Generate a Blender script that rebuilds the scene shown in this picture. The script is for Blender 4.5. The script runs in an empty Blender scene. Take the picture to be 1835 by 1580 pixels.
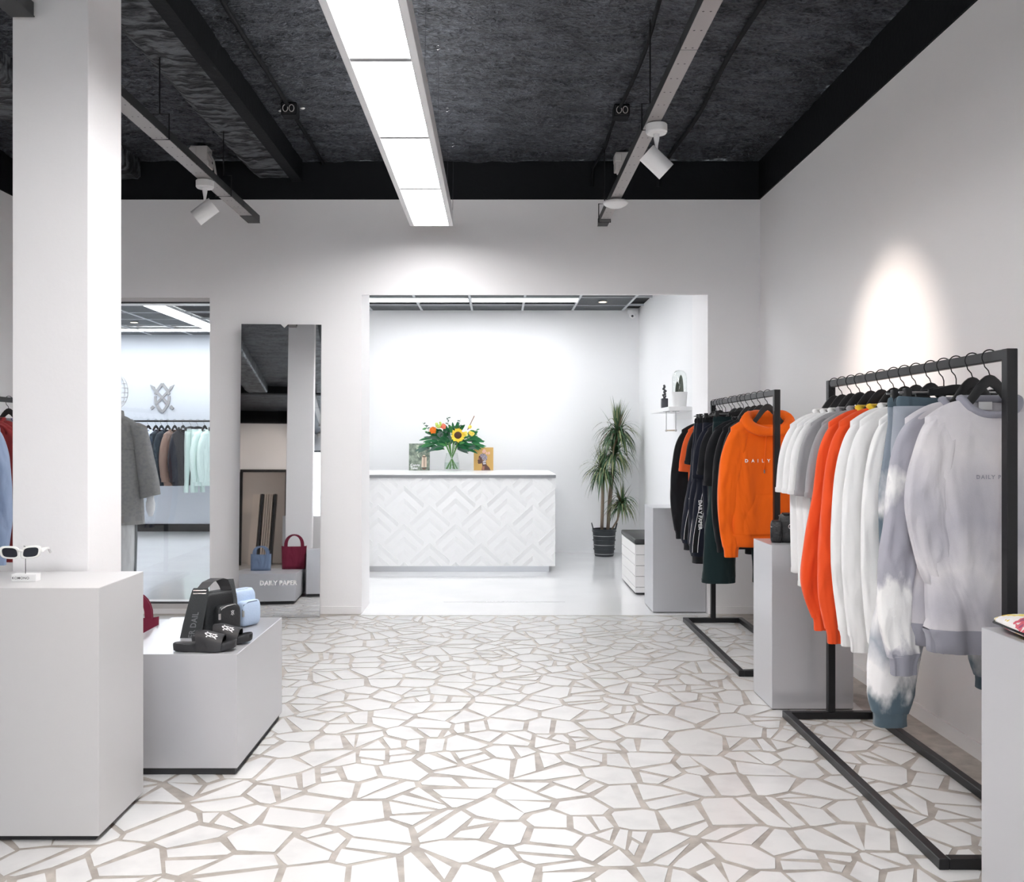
import bpy, bmesh, math, random
from mathutils import Vector, Matrix, noise

# ------------------------------------------------------------------ camera, world, exposure
scene = bpy.context.scene
col = scene.collection
EYE = 1.35            # camera height in metres
FPX = 1650.0          # focal length in pixels of the 1835 px wide frame
cam_data = bpy.data.cameras.new('camera')
cam_data.sensor_fit = 'HORIZONTAL'
cam_data.sensor_width = 36.0
cam_data.lens = 36.0 * FPX / 1835.0
cam_data.shift_x = (917.5 - 891.0) / 1835.0
cam_data.shift_y = -2.0 / 1835.0
cam_data.clip_start = 0.05
cam = bpy.data.objects.new('camera', cam_data)
cam.location = (0, 0, EYE)
cam.rotation_euler = (math.pi / 2, 0, 0)
col.objects.link(cam)
scene.camera = cam

world = bpy.data.worlds.new('daylight')
scene.world = world
world.use_nodes = True
bg = world.node_tree.nodes['Background']
bg.inputs['Color'].default_value = (0.86, 0.93, 1.0, 1)
bg.inputs['Strength'].default_value = 4.5

scene.view_settings.view_transform = 'Standard'
scene.view_settings.look = 'None'
scene.view_settings.gamma = 1.0
scene.view_settings.use_curve_mapping = False
scene.view_settings.exposure = 0.66
scene.cycles.max_bounces = 10
scene.cycles.diffuse_bounces = 7
scene.cycles.glossy_bounces = 5
scene.cycles.transparent_max_bounces = 12
scene.cycles.use_light_tree = False
scene.cycles.adaptive_threshold = 0.05
scene.cycles.adaptive_min_samples = 16
scene.cycles.caustics_reflective = False
scene.cycles.caustics_refractive = False

PANEL_FRONT = 18.5     # radiance of the hanging panel light
PANEL_REAR = 12.0      # radiance of the panels in the rear room's ceiling
SPOT_W = 26.0          # watts of one tray spotlight

random.seed(11)

# ------------------------------------------------------------------ materials
def lin(c):
    return tuple((x / 12.92 if x <= 0.04045 else ((x + 0.055) / 1.055) ** 2.4) for x in c)

def rgb(r, g, b):
    return lin((r / 255, g / 255, b / 255))

MATS = {}
def mat(name, color, rough=0.5, metal=0.0, bump=None, vary=None, sheen=0.0, spec=None, emit=None, coat=0.0, stretch=(1, 1, 1)):
    """bump=(scale, strength, detail); vary=(colour, scale, low, high)"""
    m = bpy.data.materials.new(name)
    m.use_nodes = True
    nt = m.node_tree
    p = nt.nodes['Principled BSDF']
    p.inputs['Base Color'].default_value = (*color, 1)
    p.inputs['Roughness'].default_value = rough
    p.inputs['Metallic'].default_value = metal
    if spec is not None:
        p.inputs['Specular IOR Level'].default_value = spec
    if sheen:
        p.inputs['Sheen Weight'].default_value = sheen
        p.inputs['Sheen Roughness'].default_value = 0.5
    if coat:
        p.inputs['Coat Weight'].default_value = coat
        p.inputs['Coat Roughness'].default_value = 0.12
    if emit:
        p.inputs['Emission Color'].default_value = (*emit[0], 1)
        p.inputs['Emission Strength'].default_value = emit[1]
    if bump or vary:
        tc = nt.nodes.new('ShaderNodeTexCoord')
        mp = nt.nodes.new('ShaderNodeMapping')
        mp.inputs['Scale'].default_value = stretch
        nt.links.new(tc.outputs['Object'], mp.inputs['Vector'])
    if bump:
        n = nt.nodes.new('ShaderNodeTexNoise')
        n.inputs['Scale'].default_value = bump[0]
        n.inputs['Detail'].default_value = bump[2] if len(bump) > 2 else 3
        b = nt.nodes.new('ShaderNodeBump')
        b.inputs['Strength'].default_value = bump[1]
        b.inputs['Distance'].default_value = bump[3] if len(bump) > 3 else 0.01
        nt.links.new(mp.outputs['Vector'], n.inputs['Vector'])
        nt.links.new(n.outputs['Fac'], b.inputs['Height'])
        nt.links.new(b.outputs['Normal'], p.inputs['Normal'])
    if vary:
        n = nt.nodes.new('ShaderNodeTexNoise')
        n.inputs['Scale'].default_value = vary[1]
        n.inputs['Detail'].default_value = 4
        r = nt.nodes.new('ShaderNodeValToRGB')
        r.color_ramp.elements[0].position = vary[2]
        r.color_ramp.elements[1].position = vary[3]
        r.color_ramp.elements[0].color = (*color, 1)
        r.color_ramp.elements[1].color = (*vary[0], 1)
        nt.links.new(mp.outputs['Vector'], n.inputs['Vector'])
        nt.links.new(n.outputs['Fac'], r.inputs['Fac'])
        nt.links.new(r.outputs['Color'], p.inputs['Base Color'])
    MATS[name] = m
    return m

def fabric(name, color, rough=0.9, vary=None, sheen=0.15, bump=0.25, crease=0.55):
    """cloth: fine weave plus soft hanging creases as relief"""
    m = mat(name, color, rough, bump=(420, bump, 2, 0.002), vary=vary, sheen=sheen, spec=0.2)
    nt = m.node_tree
    fine = next(n for n in nt.nodes if n.type == 'BUMP')
    tc = nt.nodes.new('ShaderNodeTexCoord'); mp = nt.nodes.new('ShaderNodeMapping')
    mp.inputs['Scale'].default_value = (1.0, 1.0, 0.42)
    mp.inputs['Rotation'].default_value = (0, 0.30, 0)
    nz = nt.nodes.new('ShaderNodeTexNoise'); nz.inputs['Scale'].default_value = 11; nz.inputs['Detail'].default_value = 1.5; nz.inputs['Distortion'].default_value = 0.6
    bp = nt.nodes.new('ShaderNodeBump'); bp.inputs['Strength'].default_value = crease; bp.inputs['Distance'].default_value = 0.05
    nt.links.new(tc.outputs['Object'], mp.inputs['Vector']); nt.links.new(mp.outputs['Vector'], nz.inputs['Vector'])
    nt.links.new(nz.outputs['Fac'], bp.inputs['Height']); nt.links.new(bp.outputs['Normal'], fine.inputs['Normal'])
    return m

def tie_dye(name, base, light, dark, bands, scale=5.0):
    """cloth dyed in soft uneven bands: bands = [(height below the hook, colour key)]"""
    m = fabric(name, base)
    nt = m.node_tree
    p = nt.nodes['Principled BSDF']
    tc = nt.nodes.new('ShaderNodeTexCoord')
    sep = nt.nodes.new('ShaderNodeSeparateXYZ')
    nz = nt.nodes.new('ShaderNodeTexNoise')
    nz.inputs['Scale'].default_value = scale
    nz.inputs['Detail'].default_value = 5
    mp = nt.nodes.new('ShaderNodeMapping')
    mp.inputs['Scale'].default_value = (1.6, 1.6, 0.8)
    nt.links.new(tc.outputs['Object'], mp.inputs['Vector'])
    nt.links.new(mp.outputs['Vector'], nz.inputs['Vector'])
    nt.links.new(tc.outputs['Object'], sep.inputs['Vector'])
    ma = nt.nodes.new('ShaderNodeMath'); ma.operation = 'MULTIPLY_ADD'
    ma.inputs[1].default_value = 0.30
    nt.links.new(nz.outputs['Fac'], ma.inputs[0])
    mz = nt.nodes.new('ShaderNodeMath'); mz.operation = 'MULTIPLY_ADD'
    mz.inputs[1].default_value = -1 / 1.3; mz.inputs[2].default_value = -0.15
    nt.links.new(sep.outputs['Z'], mz.inputs[0])
    nt.links.new(mz.outputs[0], ma.inputs[2])
    r = nt.nodes.new('ShaderNodeValToRGB')
    cols = {'b': base, 'l': light, 'd': dark}
    els = r.color_ramp.elements
    while len(els) < len(bands):
        els.new(0.5)
    for e, (pos, key) in zip(els, sorted(bands)):
        e.position = pos
        e.color = (*cols[key], 1)
    nt.links.new(ma.outputs[0], r.inputs['Fac'])
    nt.links.new(r.outputs['Color'], p.inputs['Base Color'])
    return m

M_wall = mat('painted_plaster', (0.90, 0.888, 0.892), 0.75, bump=(60, 0.05, 4), spec=0.3)
M_wall_rear = mat('white_plaster', (0.86, 0.86, 0.87), 0.7, spec=0.3)
M_blackpaint = mat('black_paint', (0.007, 0.008, 0.010), 0.7, bump=(30, 0.25, 5), spec=0.2)
def rough_black(name, dark, light, scale, lo, hi, patch, bump_d, stretch):
    """rough black surface, darker where its relief is low: two octaves of streaky noise drive colour and relief"""
    m = mat(name, dark, 0.5, spec=0.35)
    nt = m.node_tree; p = nt.nodes['Principled BSDF']
    tc = nt.nodes.new('ShaderNodeTexCoord'); mp = nt.nodes.new('ShaderNodeMapping')
    mp.inputs['Scale'].default_value = stretch
    nt.links.new(tc.outputs['Object'], mp.inputs['Vector'])
    def nz(sc, det, dist):
        n = nt.nodes.new('ShaderNodeTexNoise'); n.inputs['Scale'].default_value = sc; n.inputs['Detail'].default_value = det; n.inputs['Distortion'].default_value = dist
        nt.links.new(mp.outputs['Vector'], n.inputs['Vector']); return n.outputs['Fac']
    f = nz(scale, 9, 0.8); g = nz(patch, 4, 1.5)
    ad = nt.nodes.new('ShaderNodeMath'); ad.operation = 'MULTIPLY_ADD'; ad.inputs[1].default_value = 0.55
    nt.links.new(g, ad.inputs[0]); nt.links.new(f, ad.inputs[2])
    r = nt.nodes.new('ShaderNodeValToRGB'); e = r.color_ramp.elements
    e[0].position = lo; e[0].color = (*dark, 1); e[1].position = hi; e[1].color = (*light, 1)
    nt.links.new(ad.outputs[0], r.inputs['Fac']); nt.links.new(r.outputs['Color'], p.inputs['Base Color'])
    b = nt.nodes.new('ShaderNodeBump'); b.inputs['Strength'].default_value = 1.0; b.inputs['Distance'].default_value = bump_d
    nt.links.new(ad.outputs[0], b.inputs['Height']); nt.links.new(b.outputs['Normal'], p.inputs['Normal'])
    return m
M_ceiling = rough_black('sprayed_black_ceiling', (0.014, 0.017, 0.022), (0.120, 0.131, 0.156), 36, 0.62, 0.98, 2.8, 0.045, (1, 1.8, 1))
M_concrete_black = rough_black('black_concrete', (0.010, 0.012, 0.015), (0.115, 0.123, 0.136), 8, 0.70, 0.83, 2.2, 0.05, (1, 2.4, 1))
M_grout = mat('beige_mortar', rgb(176, 169, 161), 0.5, bump=(120, 0.25, 4, 0.003), vary=(rgb(152, 145, 138), 14, 0.35, 0.65))
M_stone = mat('white_marble_shard', (0.69, 0.687, 0.682), 0.26, vary=((0.57, 0.57, 0.575), 5, 0.50, 0.80), bump=(40, 0.03, 4), spec=0.5)
M_resin = mat('white_resin_floor', (0.87, 0.873, 0.878), 0.10, bump=(3, 0.02, 2), vary=((0.82, 0.824, 0.83), 2.0, 0.4, 0.7), coat=0.3)
M_plinth = mat('silver_grey_lacquer', (0.59, 0.59, 0.615), 0.30, metal=0.45)
M_plinth_light = mat('pale_grey_lacquer', (0.60, 0.595, 0.60), 0.42, metal=0.15)
M_kick = mat('dark_recess', (0.03, 0.03, 0.032), 0.6)
M_black_metal = mat('black_powder_coat', (0.010, 0.010, 0.0115), 0.38, spec=0.4)
M_hanger = mat('black_hanger_plastic', (0.013, 0.013, 0.014), 0.45)
M_wire = mat('dark_wire', (0.02, 0.02, 0.022), 0.35, metal=0.6)
M_white_plastic = mat('white_plastic', (0.82, 0.82, 0.82), 0.4)
M_grey_plastic = mat('grey_plastic', (0.55, 0.53, 0.52), 0.5)
M_crossbar = mat('grey_crossbar', (0.30, 0.30, 0.31), 0.5)
M_white_frame = mat('white_aluminium', (0.78, 0.78, 0.79), 0.4)
M_chrome = mat('chrome', (0.7, 0.7, 0.72), 0.2, metal=1.0)
M_steel = mat('dull_steel', (0.45, 0.45, 0.46), 0.35, metal=0.9)
M_diffuser = mat('light_diffuser', (0.9, 0.9, 0.9), 0.5, emit=((1.0, 0.985, 0.985), PANEL_FRONT))
M_diffuser_rear = mat('rear_light_diffuser', (0.9, 0.9, 0.9), 0.5, emit=((0.97, 0.985, 1.0), PANEL_REAR))
M_uplight = mat('uplight_diffuser', (0.9, 0.9, 0.9), 0.5, emit=((1.0, 0.985, 0.97), PANEL_FRONT * 0.22))
M_spotglow = mat('warm_lamp_face', (0.9, 0.9, 0.9), 0.5, emit=((1.0, 0.72, 0.42), 10.0))
M_mirror = mat('mirror_silver', (0.86, 0.87, 0.88), 0.015, metal=1.0)
M_tile_dark = mat('charcoal_ceiling_tile', (0.055, 0.062, 0.068), 0.6, bump=(180, 0.3, 2))
M_grid = mat('pale_grid_bar', (0.55, 0.57, 0.6), 0.4)
M_letter_white = mat('white_lettering', (0.85, 0.85, 0.85), 0.6)
M_letter_dark = mat('dark_lettering', (0.05, 0.05, 0.06), 0.6)

def glass_mat(name, tint=(1, 1, 1), gloss=0.04):
    m = bpy.data.materials.new(name); m.use_nodes = True
    nt = m.node_tree
    nt.nodes.remove(nt.nodes['Principled BSDF'])
    out = nt.nodes['Material Output']
    tr = nt.nodes.new('ShaderNodeBsdfTransparent'); tr.inputs['Color'].default_value = (*tint, 1)
    gl = nt.nodes.new('ShaderNodeBsdfGlossy'); gl.inputs['Roughness'].default_value = 0.0
    lw = nt.nodes.new('ShaderNodeLayerWeight'); lw.inputs['Blend'].default_value = 0.5
    pw = nt.nodes.new('ShaderNodeMath'); pw.operation = 'POWER'; pw.inputs[1].default_value = 4.0
    nt.links.new(lw.outputs['Facing'], pw.inputs[0])
    fr = nt.nodes.new('ShaderNodeMath'); fr.operation = 'MULTIPLY_ADD'; fr.inputs[1].default_value = 0.6; fr.inputs[2].default_value = gloss
    nt.links.new(pw.outputs[0], fr.inputs[0])
    mx = nt.nodes.new('ShaderNodeMixShader')
    nt.links.new(fr.outputs[0], mx.inputs['Fac'])
    nt.links.new(tr.outputs[0], mx.inputs[1]); nt.links.new(gl.outputs[0], mx.inputs[2])
    nt.links.new(mx.outputs[0], out.inputs['Surface'])
    return m
M_pane = glass_mat('window_glass', (0.975, 0.985, 0.99))
M_clear = glass_mat('clear_glass', (0.975, 0.985, 0.98))

def tray_mat():
    """perforated galvanised channel: rows of small dark punch holes"""
    m = mat('perforated_channel', (0.36, 0.34, 0.335), 0.45, metal=0.3)
    nt = m.node_tree; p = nt.nodes['Principled BSDF']
    tc = nt.nodes.new('ShaderNodeTexCoord')
    sep = nt.nodes.new('ShaderNodeSeparateXYZ'); nt.links.new(tc.outputs['Object'], sep.inputs[0])
    def cell(out, period):
        a = nt.nodes.new('ShaderNodeMath'); a.operation = 'DIVIDE'; a.inputs[1].default_value = period
        nt.links.new(out, a.inputs[0])
        f = nt.nodes.new('ShaderNodeMath'); f.operation = 'FRACT'; nt.links.new(a.outputs[0], f.inputs[0])
        s = nt.nodes.new('ShaderNodeMath'); s.operation = 'SUBTRACT'; s.inputs[1].default_value = 0.5
        nt.links.new(f.outputs[0], s.inputs[0])
        q = nt.nodes.new('ShaderNodeMath'); q.operation = 'MULTIPLY'; q.inputs[1].default_value = period
        nt.links.new(s.outputs[0], q.inputs[0])
        w = nt.nodes.new('ShaderNodeMath'); w.operation = 'POWER'; w.inputs[1].default_value = 2
        ab = nt.nodes.new('ShaderNodeMath'); ab.operation = 'ABSOLUTE'; nt.links.new(q.outputs[0], ab.inputs[0])
        nt.links.new(ab.outputs[0], w.inputs[0])
        return w.outputs[0]
    ad = nt.nodes.new('ShaderNodeMath'); ad.operation = 'ADD'
    nt.links.new(cell(sep.outputs['X'], 0.028), ad.inputs[0]); nt.links.new(cell(sep.outputs['Y'], 0.16), ad.inputs[1])
    lt = nt.nodes.new('ShaderNodeMath'); lt.operation = 'LESS_THAN'; lt.inputs[1].default_value = 0.0045 ** 2
    nt.links.new(ad.outputs[0], lt.inputs[0])
    mx = nt.nodes.new('ShaderNodeMix'); mx.data_type = 'RGBA'
    mx.inputs['A'].default_value = (0.36, 0.34, 0.335, 1); mx.inputs['B'].default_value = (0.05, 0.05, 0.05, 1)
    nt.links.new(lt.outputs[0], mx.inputs['Factor'])
    nt.links.new(mx.outputs['Result'], p.inputs['Base Color'])
    return m
M_tray = tray_mat()
M_tray_side = mat('black_channel_side', (0.03, 0.032, 0.033), 0.5)

# ------------------------------------------------------------------ object helpers
def tag(o, label=None, cat=None, group=None, kind=None):
    if label: o['label'] = label
    if cat: o['category'] = cat
    if group: o['group'] = group
    if kind: o['kind'] = kind
    return o

def empty(name, loc=(0, 0, 0), rz=0.0, label=None, cat=None, group=None):
    o = bpy.data.objects.new(name, None)
    o.empty_display_size = 0.05
    o.location = loc
    o.rotation_euler = (0, 0, rz)
    col.objects.link(o)
    return tag(o, label, cat, group)

class MB:
    """collects geometry of one mesh object"""
    def __init__(s):
        s.v = []; s.f = []; s.mi = []; s.cur = 0
    def add(s, verts, faces):
        n = len(s.v)
        s.v += [tuple(p) for p in verts]
        for f in faces:
            s.f.append(tuple(i + n for i in f)); s.mi.append(s.cur)
        return s
    def box(s, x0, x1, y0, y1, z0, z1):
        return s.add([(x0, y0, z0), (x1, y0, z0), (x1, y1, z0), (x0, y1, z0), (x0, y0, z1), (x1, y0, z1), (x1, y1, z1), (x0, y1, z1)],
                     [(0, 3, 2, 1), (4, 5, 6, 7), (0, 1, 5, 4), (1, 2, 6, 5), (2, 3, 7, 6), (3, 0, 4, 7)])
    def rings(s, rs, cap0=True, cap1=True):
        n = len(rs[0]); vs = [p for r in rs for p in r]; fs = []
        for i in range(len(rs) - 1):
            for j in range(n):
                k = (j + 1) % n
                fs.append((i * n + j, i * n + k, (i + 1) * n + k, (i + 1) * n + j))
        if cap0: fs.append(tuple(range(n - 1, -1, -1)))
        if cap1: fs.append(tuple((len(rs) - 1) * n + j for j in range(n)))
        return s.add(vs, fs)
    def lathe(s, prof, c=(0, 0, 0), n=24, cap0=True, cap1=True):
        rs = [[(c[0] + r * math.cos(2 * math.pi * j / n), c[1] + r * math.sin(2 * math.pi * j / n), c[2] + z) for j in range(n)] for r, z in prof]
        return s.rings(rs, cap0, cap1)
    def tube(s, path, r, n=8, closed=False, cap=True, flat=None):
        P = [Vector(p) for p in path]
        rr = r if isinstance(r, (list, tuple)) else [r] * len(P)
        up = None; rs = []
        m = len(P)
        for i, p in enumerate(P):
            if closed: t = P[(i + 1) % m] - P[(i - 1) % m]
            else: t = P[min(i + 1, m - 1)] - P[max(i - 1, 0)]
            t.normalize()
            if up is None:
                up = Vector((0, 0, 1)) if abs(t.z) < 0.9 else Vector((0, 1, 0))
            a = t.cross(up)
            if a.length < 1e-6: a = t.cross(Vector((1, 0, 0)))
            a.normalize(); b = a.cross(t).normalized(); up = b
            w = flat if flat else 1.0
            rs.append([p + a * rr[i] * math.cos(2 * math.pi * j / n) + b * rr[i] * w * math.sin(2 * math.pi * j / n) for j in range(n)])
        if closed:
            rs.append(rs[0]); return s.rings(rs, False, False)
        return s.rings(rs, cap, cap)
    def prism(s, poly, axis, a0, a1):
        """extrude a 2D outline along an axis: 'y' takes (x,z), 'z' takes (x,y), 'x' takes (y,z)"""
        def P(u, w, t):
            return (u, t, w) if axis == 'y' else ((u, w, t) if axis == 'z' else (t, u, w))
        n = len(poly)
        vs = [P(u, w, a0) for u, w in poly] + [P(u, w, a1) for u, w in poly]
        fs = [tuple(range(n)), tuple(range(2 * n - 1, n - 1, -1))]
        for i in range(n):
            j = (i + 1) % n
            fs.append((i, i + n, j + n, j))
        return s.add(vs, fs)
    def ball(s, c, r, seg=14, rng=8, sc=(1, 1, 1)):
        prof = [(max(1e-4, math.sin(math.pi * i / rng)) * 1.0, -math.cos(math.pi * i / rng)) for i in range(rng + 1)]
        rs = [[(c[0] + r * sc[0] * q * math.cos(2 * math.pi * j / seg), c[1] + r * sc[1] * q * math.sin(2 * math.pi * j / seg), c[2] + r * sc[2] * z) for j in range(seg)] for q, z in prof]
        return s.rings(rs)
    def build(s, name, m, parent=None, smooth=False, local=False, bevel=0.0, seg=2, fix=True):
        me = bpy.data.meshes.new(name)
        me.from_pydata(s.v, [], s.f)
        ms = m if isinstance(m, (list, tuple)) else [m]
        for q in ms: me.materials.append(q)
        if len(ms) > 1: me.polygons.foreach_set('material_index', s.mi)
        if bevel or fix:
            bm = bmesh.new(); bm.from_mesh(me)
            if bevel:
                bmesh.ops.remove_doubles(bm, verts=bm.verts, dist=1e-5)
                es = [e for e in bm.edges if len(e.link_faces) == 2 and e.calc_face_angle(0) > 0.5]
                bmesh.ops.bevel(bm, geom=es, offset=bevel, segments=seg, affect='EDGES', profile=0.5)
            if fix: bmesh.ops.recalc_face_normals(bm, faces=bm.faces)
            bm.to_mesh(me); bm.free()
        if smooth:
            me.polygons.foreach_set('use_smooth', [True] * len(me.polygons))
            if smooth != True: me.set_sharp_from_angle(angle=smooth)
        o = bpy.data.objects.new(name, me)
        col.objects.link(o)
        if parent is not None:
            o.parent = parent
            if not local:
                base = parent
                off = Vector(parent.location)
                while base.parent is not None:
                    base = base.parent; off = off + Vector(base.location)
                o.matrix_parent_inverse = Matrix.Translation(-off)
        return o

def subpart(o, parent):
    """hang an already built part one level deeper, under a part of the same thing"""
    o.parent = parent
    o.matrix_parent_inverse = Matrix.Identity(4)
    return o

_fonts = {}
def text_geo(body, size=0.1, bold=0.0, spacing=1.0, line=1.0):
    """outline letters as flat triangles: list of (x, y) and faces, centred on the origin"""
    key = (body, size, bold, spacing, line)
    if key in _fonts: return _fonts[key]
    c = bpy.data.curves.new('lettering', 'FONT')
    c.body = body; c.size = size; c.offset = bold; c.space_character = spacing; c.space_line = line
    c.align_x = 'LEFT'; c.resolution_u = 2
    o = bpy.data.objects.new('lettering_source', c)
    col.objects.link(o)
    dg = bpy.context.evaluated_depsgraph_get()
    me = bpy.data.meshes.new_from_object(o.evaluated_get(dg))
    vs = [(v.co.x, v.co.y) for v in me.vertices]
    fs = [tuple(p.vertices) for p in me.polygons]
    bpy.data.objects.remove(o); bpy.data.curves.remove(c); bpy.data.meshes.remove(me)
    x0 = min(v[0] for v in vs); x1 = max(v[0] for v in vs)
    y0 = min(v[1] for v in vs); y1 = max(v[1] for v in vs)
    vs = [(x - (x0 + x1) / 2, y - (y0 + y1) / 2) for x, y in vs]
    _fonts[key] = (vs, fs, x1 - x0, y1 - y0)
    return _fonts[key]

def smoothstep(a, b, x):
    t = min(1, max(0, (x - a) / (b - a)))
    return t * t * (3 - 2 * t)
# ------------------------------------------------------------------ the setting
def struct(name, mb, m, bevel=0.0, smooth=False):
    return tag(mb.build(name, m, bevel=bevel, smooth=smooth), kind='structure')

XR, XL, YB = 2.04, -3.71, 7.15        # right wall, left wall, back wall of the front room
ZW, ZC = 3.215, 3.51                  # top of the white paint, ceiling

floor = struct('floor', MB().box(-5.2, 2.3, -12.2, YB, -0.06, 0.0), M_grout)
def floor_rear():
    b = MB().box(-6.6, 1.75, YB, 13.8, -0.06, 0.0)
    b.box(-1.053, 1.635, 7.08, YB, -0.01, 0.0025)
    return struct('floor_rear', b, M_resin)
floor_rear()

def make_stones():
    rnd = random.Random(5)
    s = 0.152
    x0, x1, y0, y1 = -3.68, 1.845, -1.5, 7.07
    pts = {}
    nx = int((x1 - x0) / s) + 1; ny = int((y1 - y0) / s) + 1
    for i in range(-1, nx + 1):
        for j in range(-1, ny + 1):
            if 0 <= i < nx and 0 <= j < ny and rnd.random() < .16: continue
            pts[i, j] = (x0 + (i + 0.5 + rnd.uniform(-.5, .5)) * s, y0 + (j + 0.5 + rnd.uniform(-.5, .5)) * s)
    def clip(poly, nx_, ny_, d):
        out = []
        for k in range(len(poly)):
            a, b = poly[k], poly[(k + 1) % len(poly)]
            da = a[0] * nx_ + a[1] * ny_ - d; db = b[0] * nx_ + b[1] * ny_ - d
            if da <= 0: out.append(a)
            if (da < 0 < db) or (db < 0 < da):
                t = da / (da - db)
                out.append((a[0] + (b[0] - a[0]) * t, a[1] + (b[1] - a[1]) * t))
        return out
    def area(p):
        return abs(sum(p[k][0] * p[(k + 1) % len(p)][1] - p[(k + 1) % len(p)][0] * p[k][1] for k in range(len(p)))) / 2
    shards = []
    skip = set()
    for (i, j), p in pts.items():
        if not (0 <= i < nx and 0 <= j < ny): continue
        poly = [(max(x0, p[0] - .4), max(y0, p[1] - .4)), (min(x1, p[0] + .4), max(y0, p[1] - .4)),
                (min(x1, p[0] + .4), min(y1, p[1] + .4)), (max(x0, p[0] - .4), min(y1, p[1] + .4))]
        for di in range(-3, 4):
            for dj in range(-3, 4):
                q = pts.get((i + di, j + dj))
                if q is None or (di == 0 and dj == 0): continue
                n = (q[0] - p[0], q[1] - p[1])
                poly = clip(poly, n[0], n[1], n[0] * (p[0] + q[0]) / 2 + n[1] * (p[1] + q[1]) / 2)
                if len(poly) < 3: break
            if len(poly) < 3: break
        if len(poly) < 3: continue
        cells = [poly]
        if rnd.random() < 0.45:
            a = rnd.uniform(0, math.pi); n = (math.cos(a), math.sin(a))
            cx = sum(v[0] for v in poly) / len(poly); cy = sum(v[1] for v in poly) / len(poly)
            d = n[0] * cx + n[1] * cy + rnd.uniform(-.025, .025)
            cells = [clip(poly, n[0], n[1], d), clip(poly, -n[0], -n[1], -d)]
        for c in cells:
            if len(c) < 3 or area(c) < 0.0014: continue
            out = c
            sg = 1 if sum(c[k][0] * c[(k + 1) % len(c)][1] - c[(k + 1) % len(c)][0] * c[k][1] for k in range(len(c))) > 0 else -1
            for k in range(len(c)):
                a, b = c[k], c[(k + 1) % len(c)]
                e = (b[0] - a[0], b[1] - a[1]); L = math.hypot(*e)
                if L < 1e-5: continue
                ang = rnd.uniform(-.11, .11)
                nn = (e[1] / L * sg, -e[0] / L * sg)
                nn = (nn[0] * math.cos(ang) - nn[1] * math.sin(ang), nn[0] * math.sin(ang) + nn[1] * math.cos(ang))
                mx_, my_ = (a[0] + b[0]) / 2, (a[1] + b[1]) / 2
                out = clip(out, nn[0], nn[1], nn[0] * mx_ + nn[1] * my_ - rnd.uniform(.0055, .0165))
                if len(out) < 3: break
            if len(out) >= 3 and area(out) > 0.0007:
                # drop near-duplicate corners
                o2 = []
                for v in out:
                    if not o2 or math.hypot(v[0] - o2[-1][0], v[1] - o2[-1][1]) > .004: o2.append(v)
                if len(o2) > 3 and math.hypot(o2[0][0] - o2[-1][0], o2[0][1] - o2[-1][1]) < .004: o2.pop()
                if len(o2) >= 3: shards.append(o2)
    scored = []
    for p in shards:
        cx = sum(v[0] for v in p) / len(p); cy = sum(v[1] for v in p) / len(p)
        sc = 0
        if cy > 2.75:
            px = 891 + FPX * cx / cy
            hid = (cx < -1.05 and cy > 3.75) or (cx < -1.33 and cy > 3.1) or (cx > 1.37 and 4.6 < cy < 5.3)
            if 0 < px < 1757 and not hid: sc = area(p) / cy ** 3
        scored.append((sc, p))
    scored.sort(key=lambda t: -t[0])
    rest = MB()
    for k, (sc, p) in enumerate(scored):
        h = rnd.uniform(.0010, .0024)
        if k < 300:
            MB().prism(p, 'z', -.004, h).build('stone', M_stone, floor)
        else:
            rest.prism(p, 'z', -.004, h)
    o = rest.build('stone_field', M_stone, floor)
    tag(o, kind='stuff')
make_stones()

# walls of the front room
struct('wall_right', MB().box(XR, XR + .2, -12.2, YB, 0, ZC), M_wall)
def wall_left():
    b = MB().box(XL - .2, XL, -7.42, 7.6, 0, ZC)
    return struct('wall_left', b, M_wall)
wall_left()
def wall_back():
    b = MB()
    b.box(XL, -3.45, YB, 7.59, 0, ZC)                       # left of the shop window
    b.box(-3.45, -2.232, YB, 7.59, 2.455, ZC)               # above it
    b.box(-3.45, -2.232, YB, 7.59, 0, 0.035)
    b.box(-2.232, -1.053, YB, 7.59, 0, ZC)                  # pier behind the mirror
    b.box(-1.053, 1.635, YB, 7.18, 2.477, ZC)               # header of the wide opening
    b.box(-1.053, 1.635, 7.18, 7.59, 2.585, ZC)
    b.box(1.635, XR + .2, YB, 7.72, 0, ZC)                  # pier on the right
    return struct('wall_back', b, M_wall)
wall_back()
def wall_front():
    b = MB()
    b.box(XL, -3.64, -7.42, -7.3, 0, ZC)
    b.box(-3.64, -2.66, -7.42, -7.3, 2.14, ZC)
    b.box(-2.66, -2.32, -7.42, -7.3, 0, ZC)
    b.box(-2.44, -2.32, -12.0, -7.42, 0, ZC)
    b.box(-2.32, XR, -12.2, -12.0, 0, 0.2)
    b.box(-2.32, XR, -12.2, -12.0, 3.05, ZC)
    return struct('wall_front', b, M_wall)
wall_front()
M_closet = mat('beige_plaster', (0.55, 0.47, 0.41), 0.8)
struct('wall_store_closet', MB().box(-4.3, -4.2, -9.0, -7.42, 0, 2.6).box(-4.2, -2.44, -9.0, -8.9, 0, 2.6).box(-4.2, -2.44, -8.9, -7.42, 2.5, 2.6), M_closet)

# black band between the white paint and the ceiling
t = .012
struct('trim_1', MB().box(XL, XR, YB - t, YB, ZW, ZC), M_blackpaint)
struct('trim_2', MB().box(XR - t, XR, -12.0, YB - t, ZW, ZC), M_blackpaint)
struct('trim_3', MB().box(XL, XL + t, -7.3, YB - t, ZW, ZC), M_blackpaint)
struct('trim_4', MB().box(XL + .012, -2.31, -7.3, -7.288, ZW, ZC).box(-2.32, -2.308, -12, -7.3, ZW, ZC), M_blackpaint)
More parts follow.
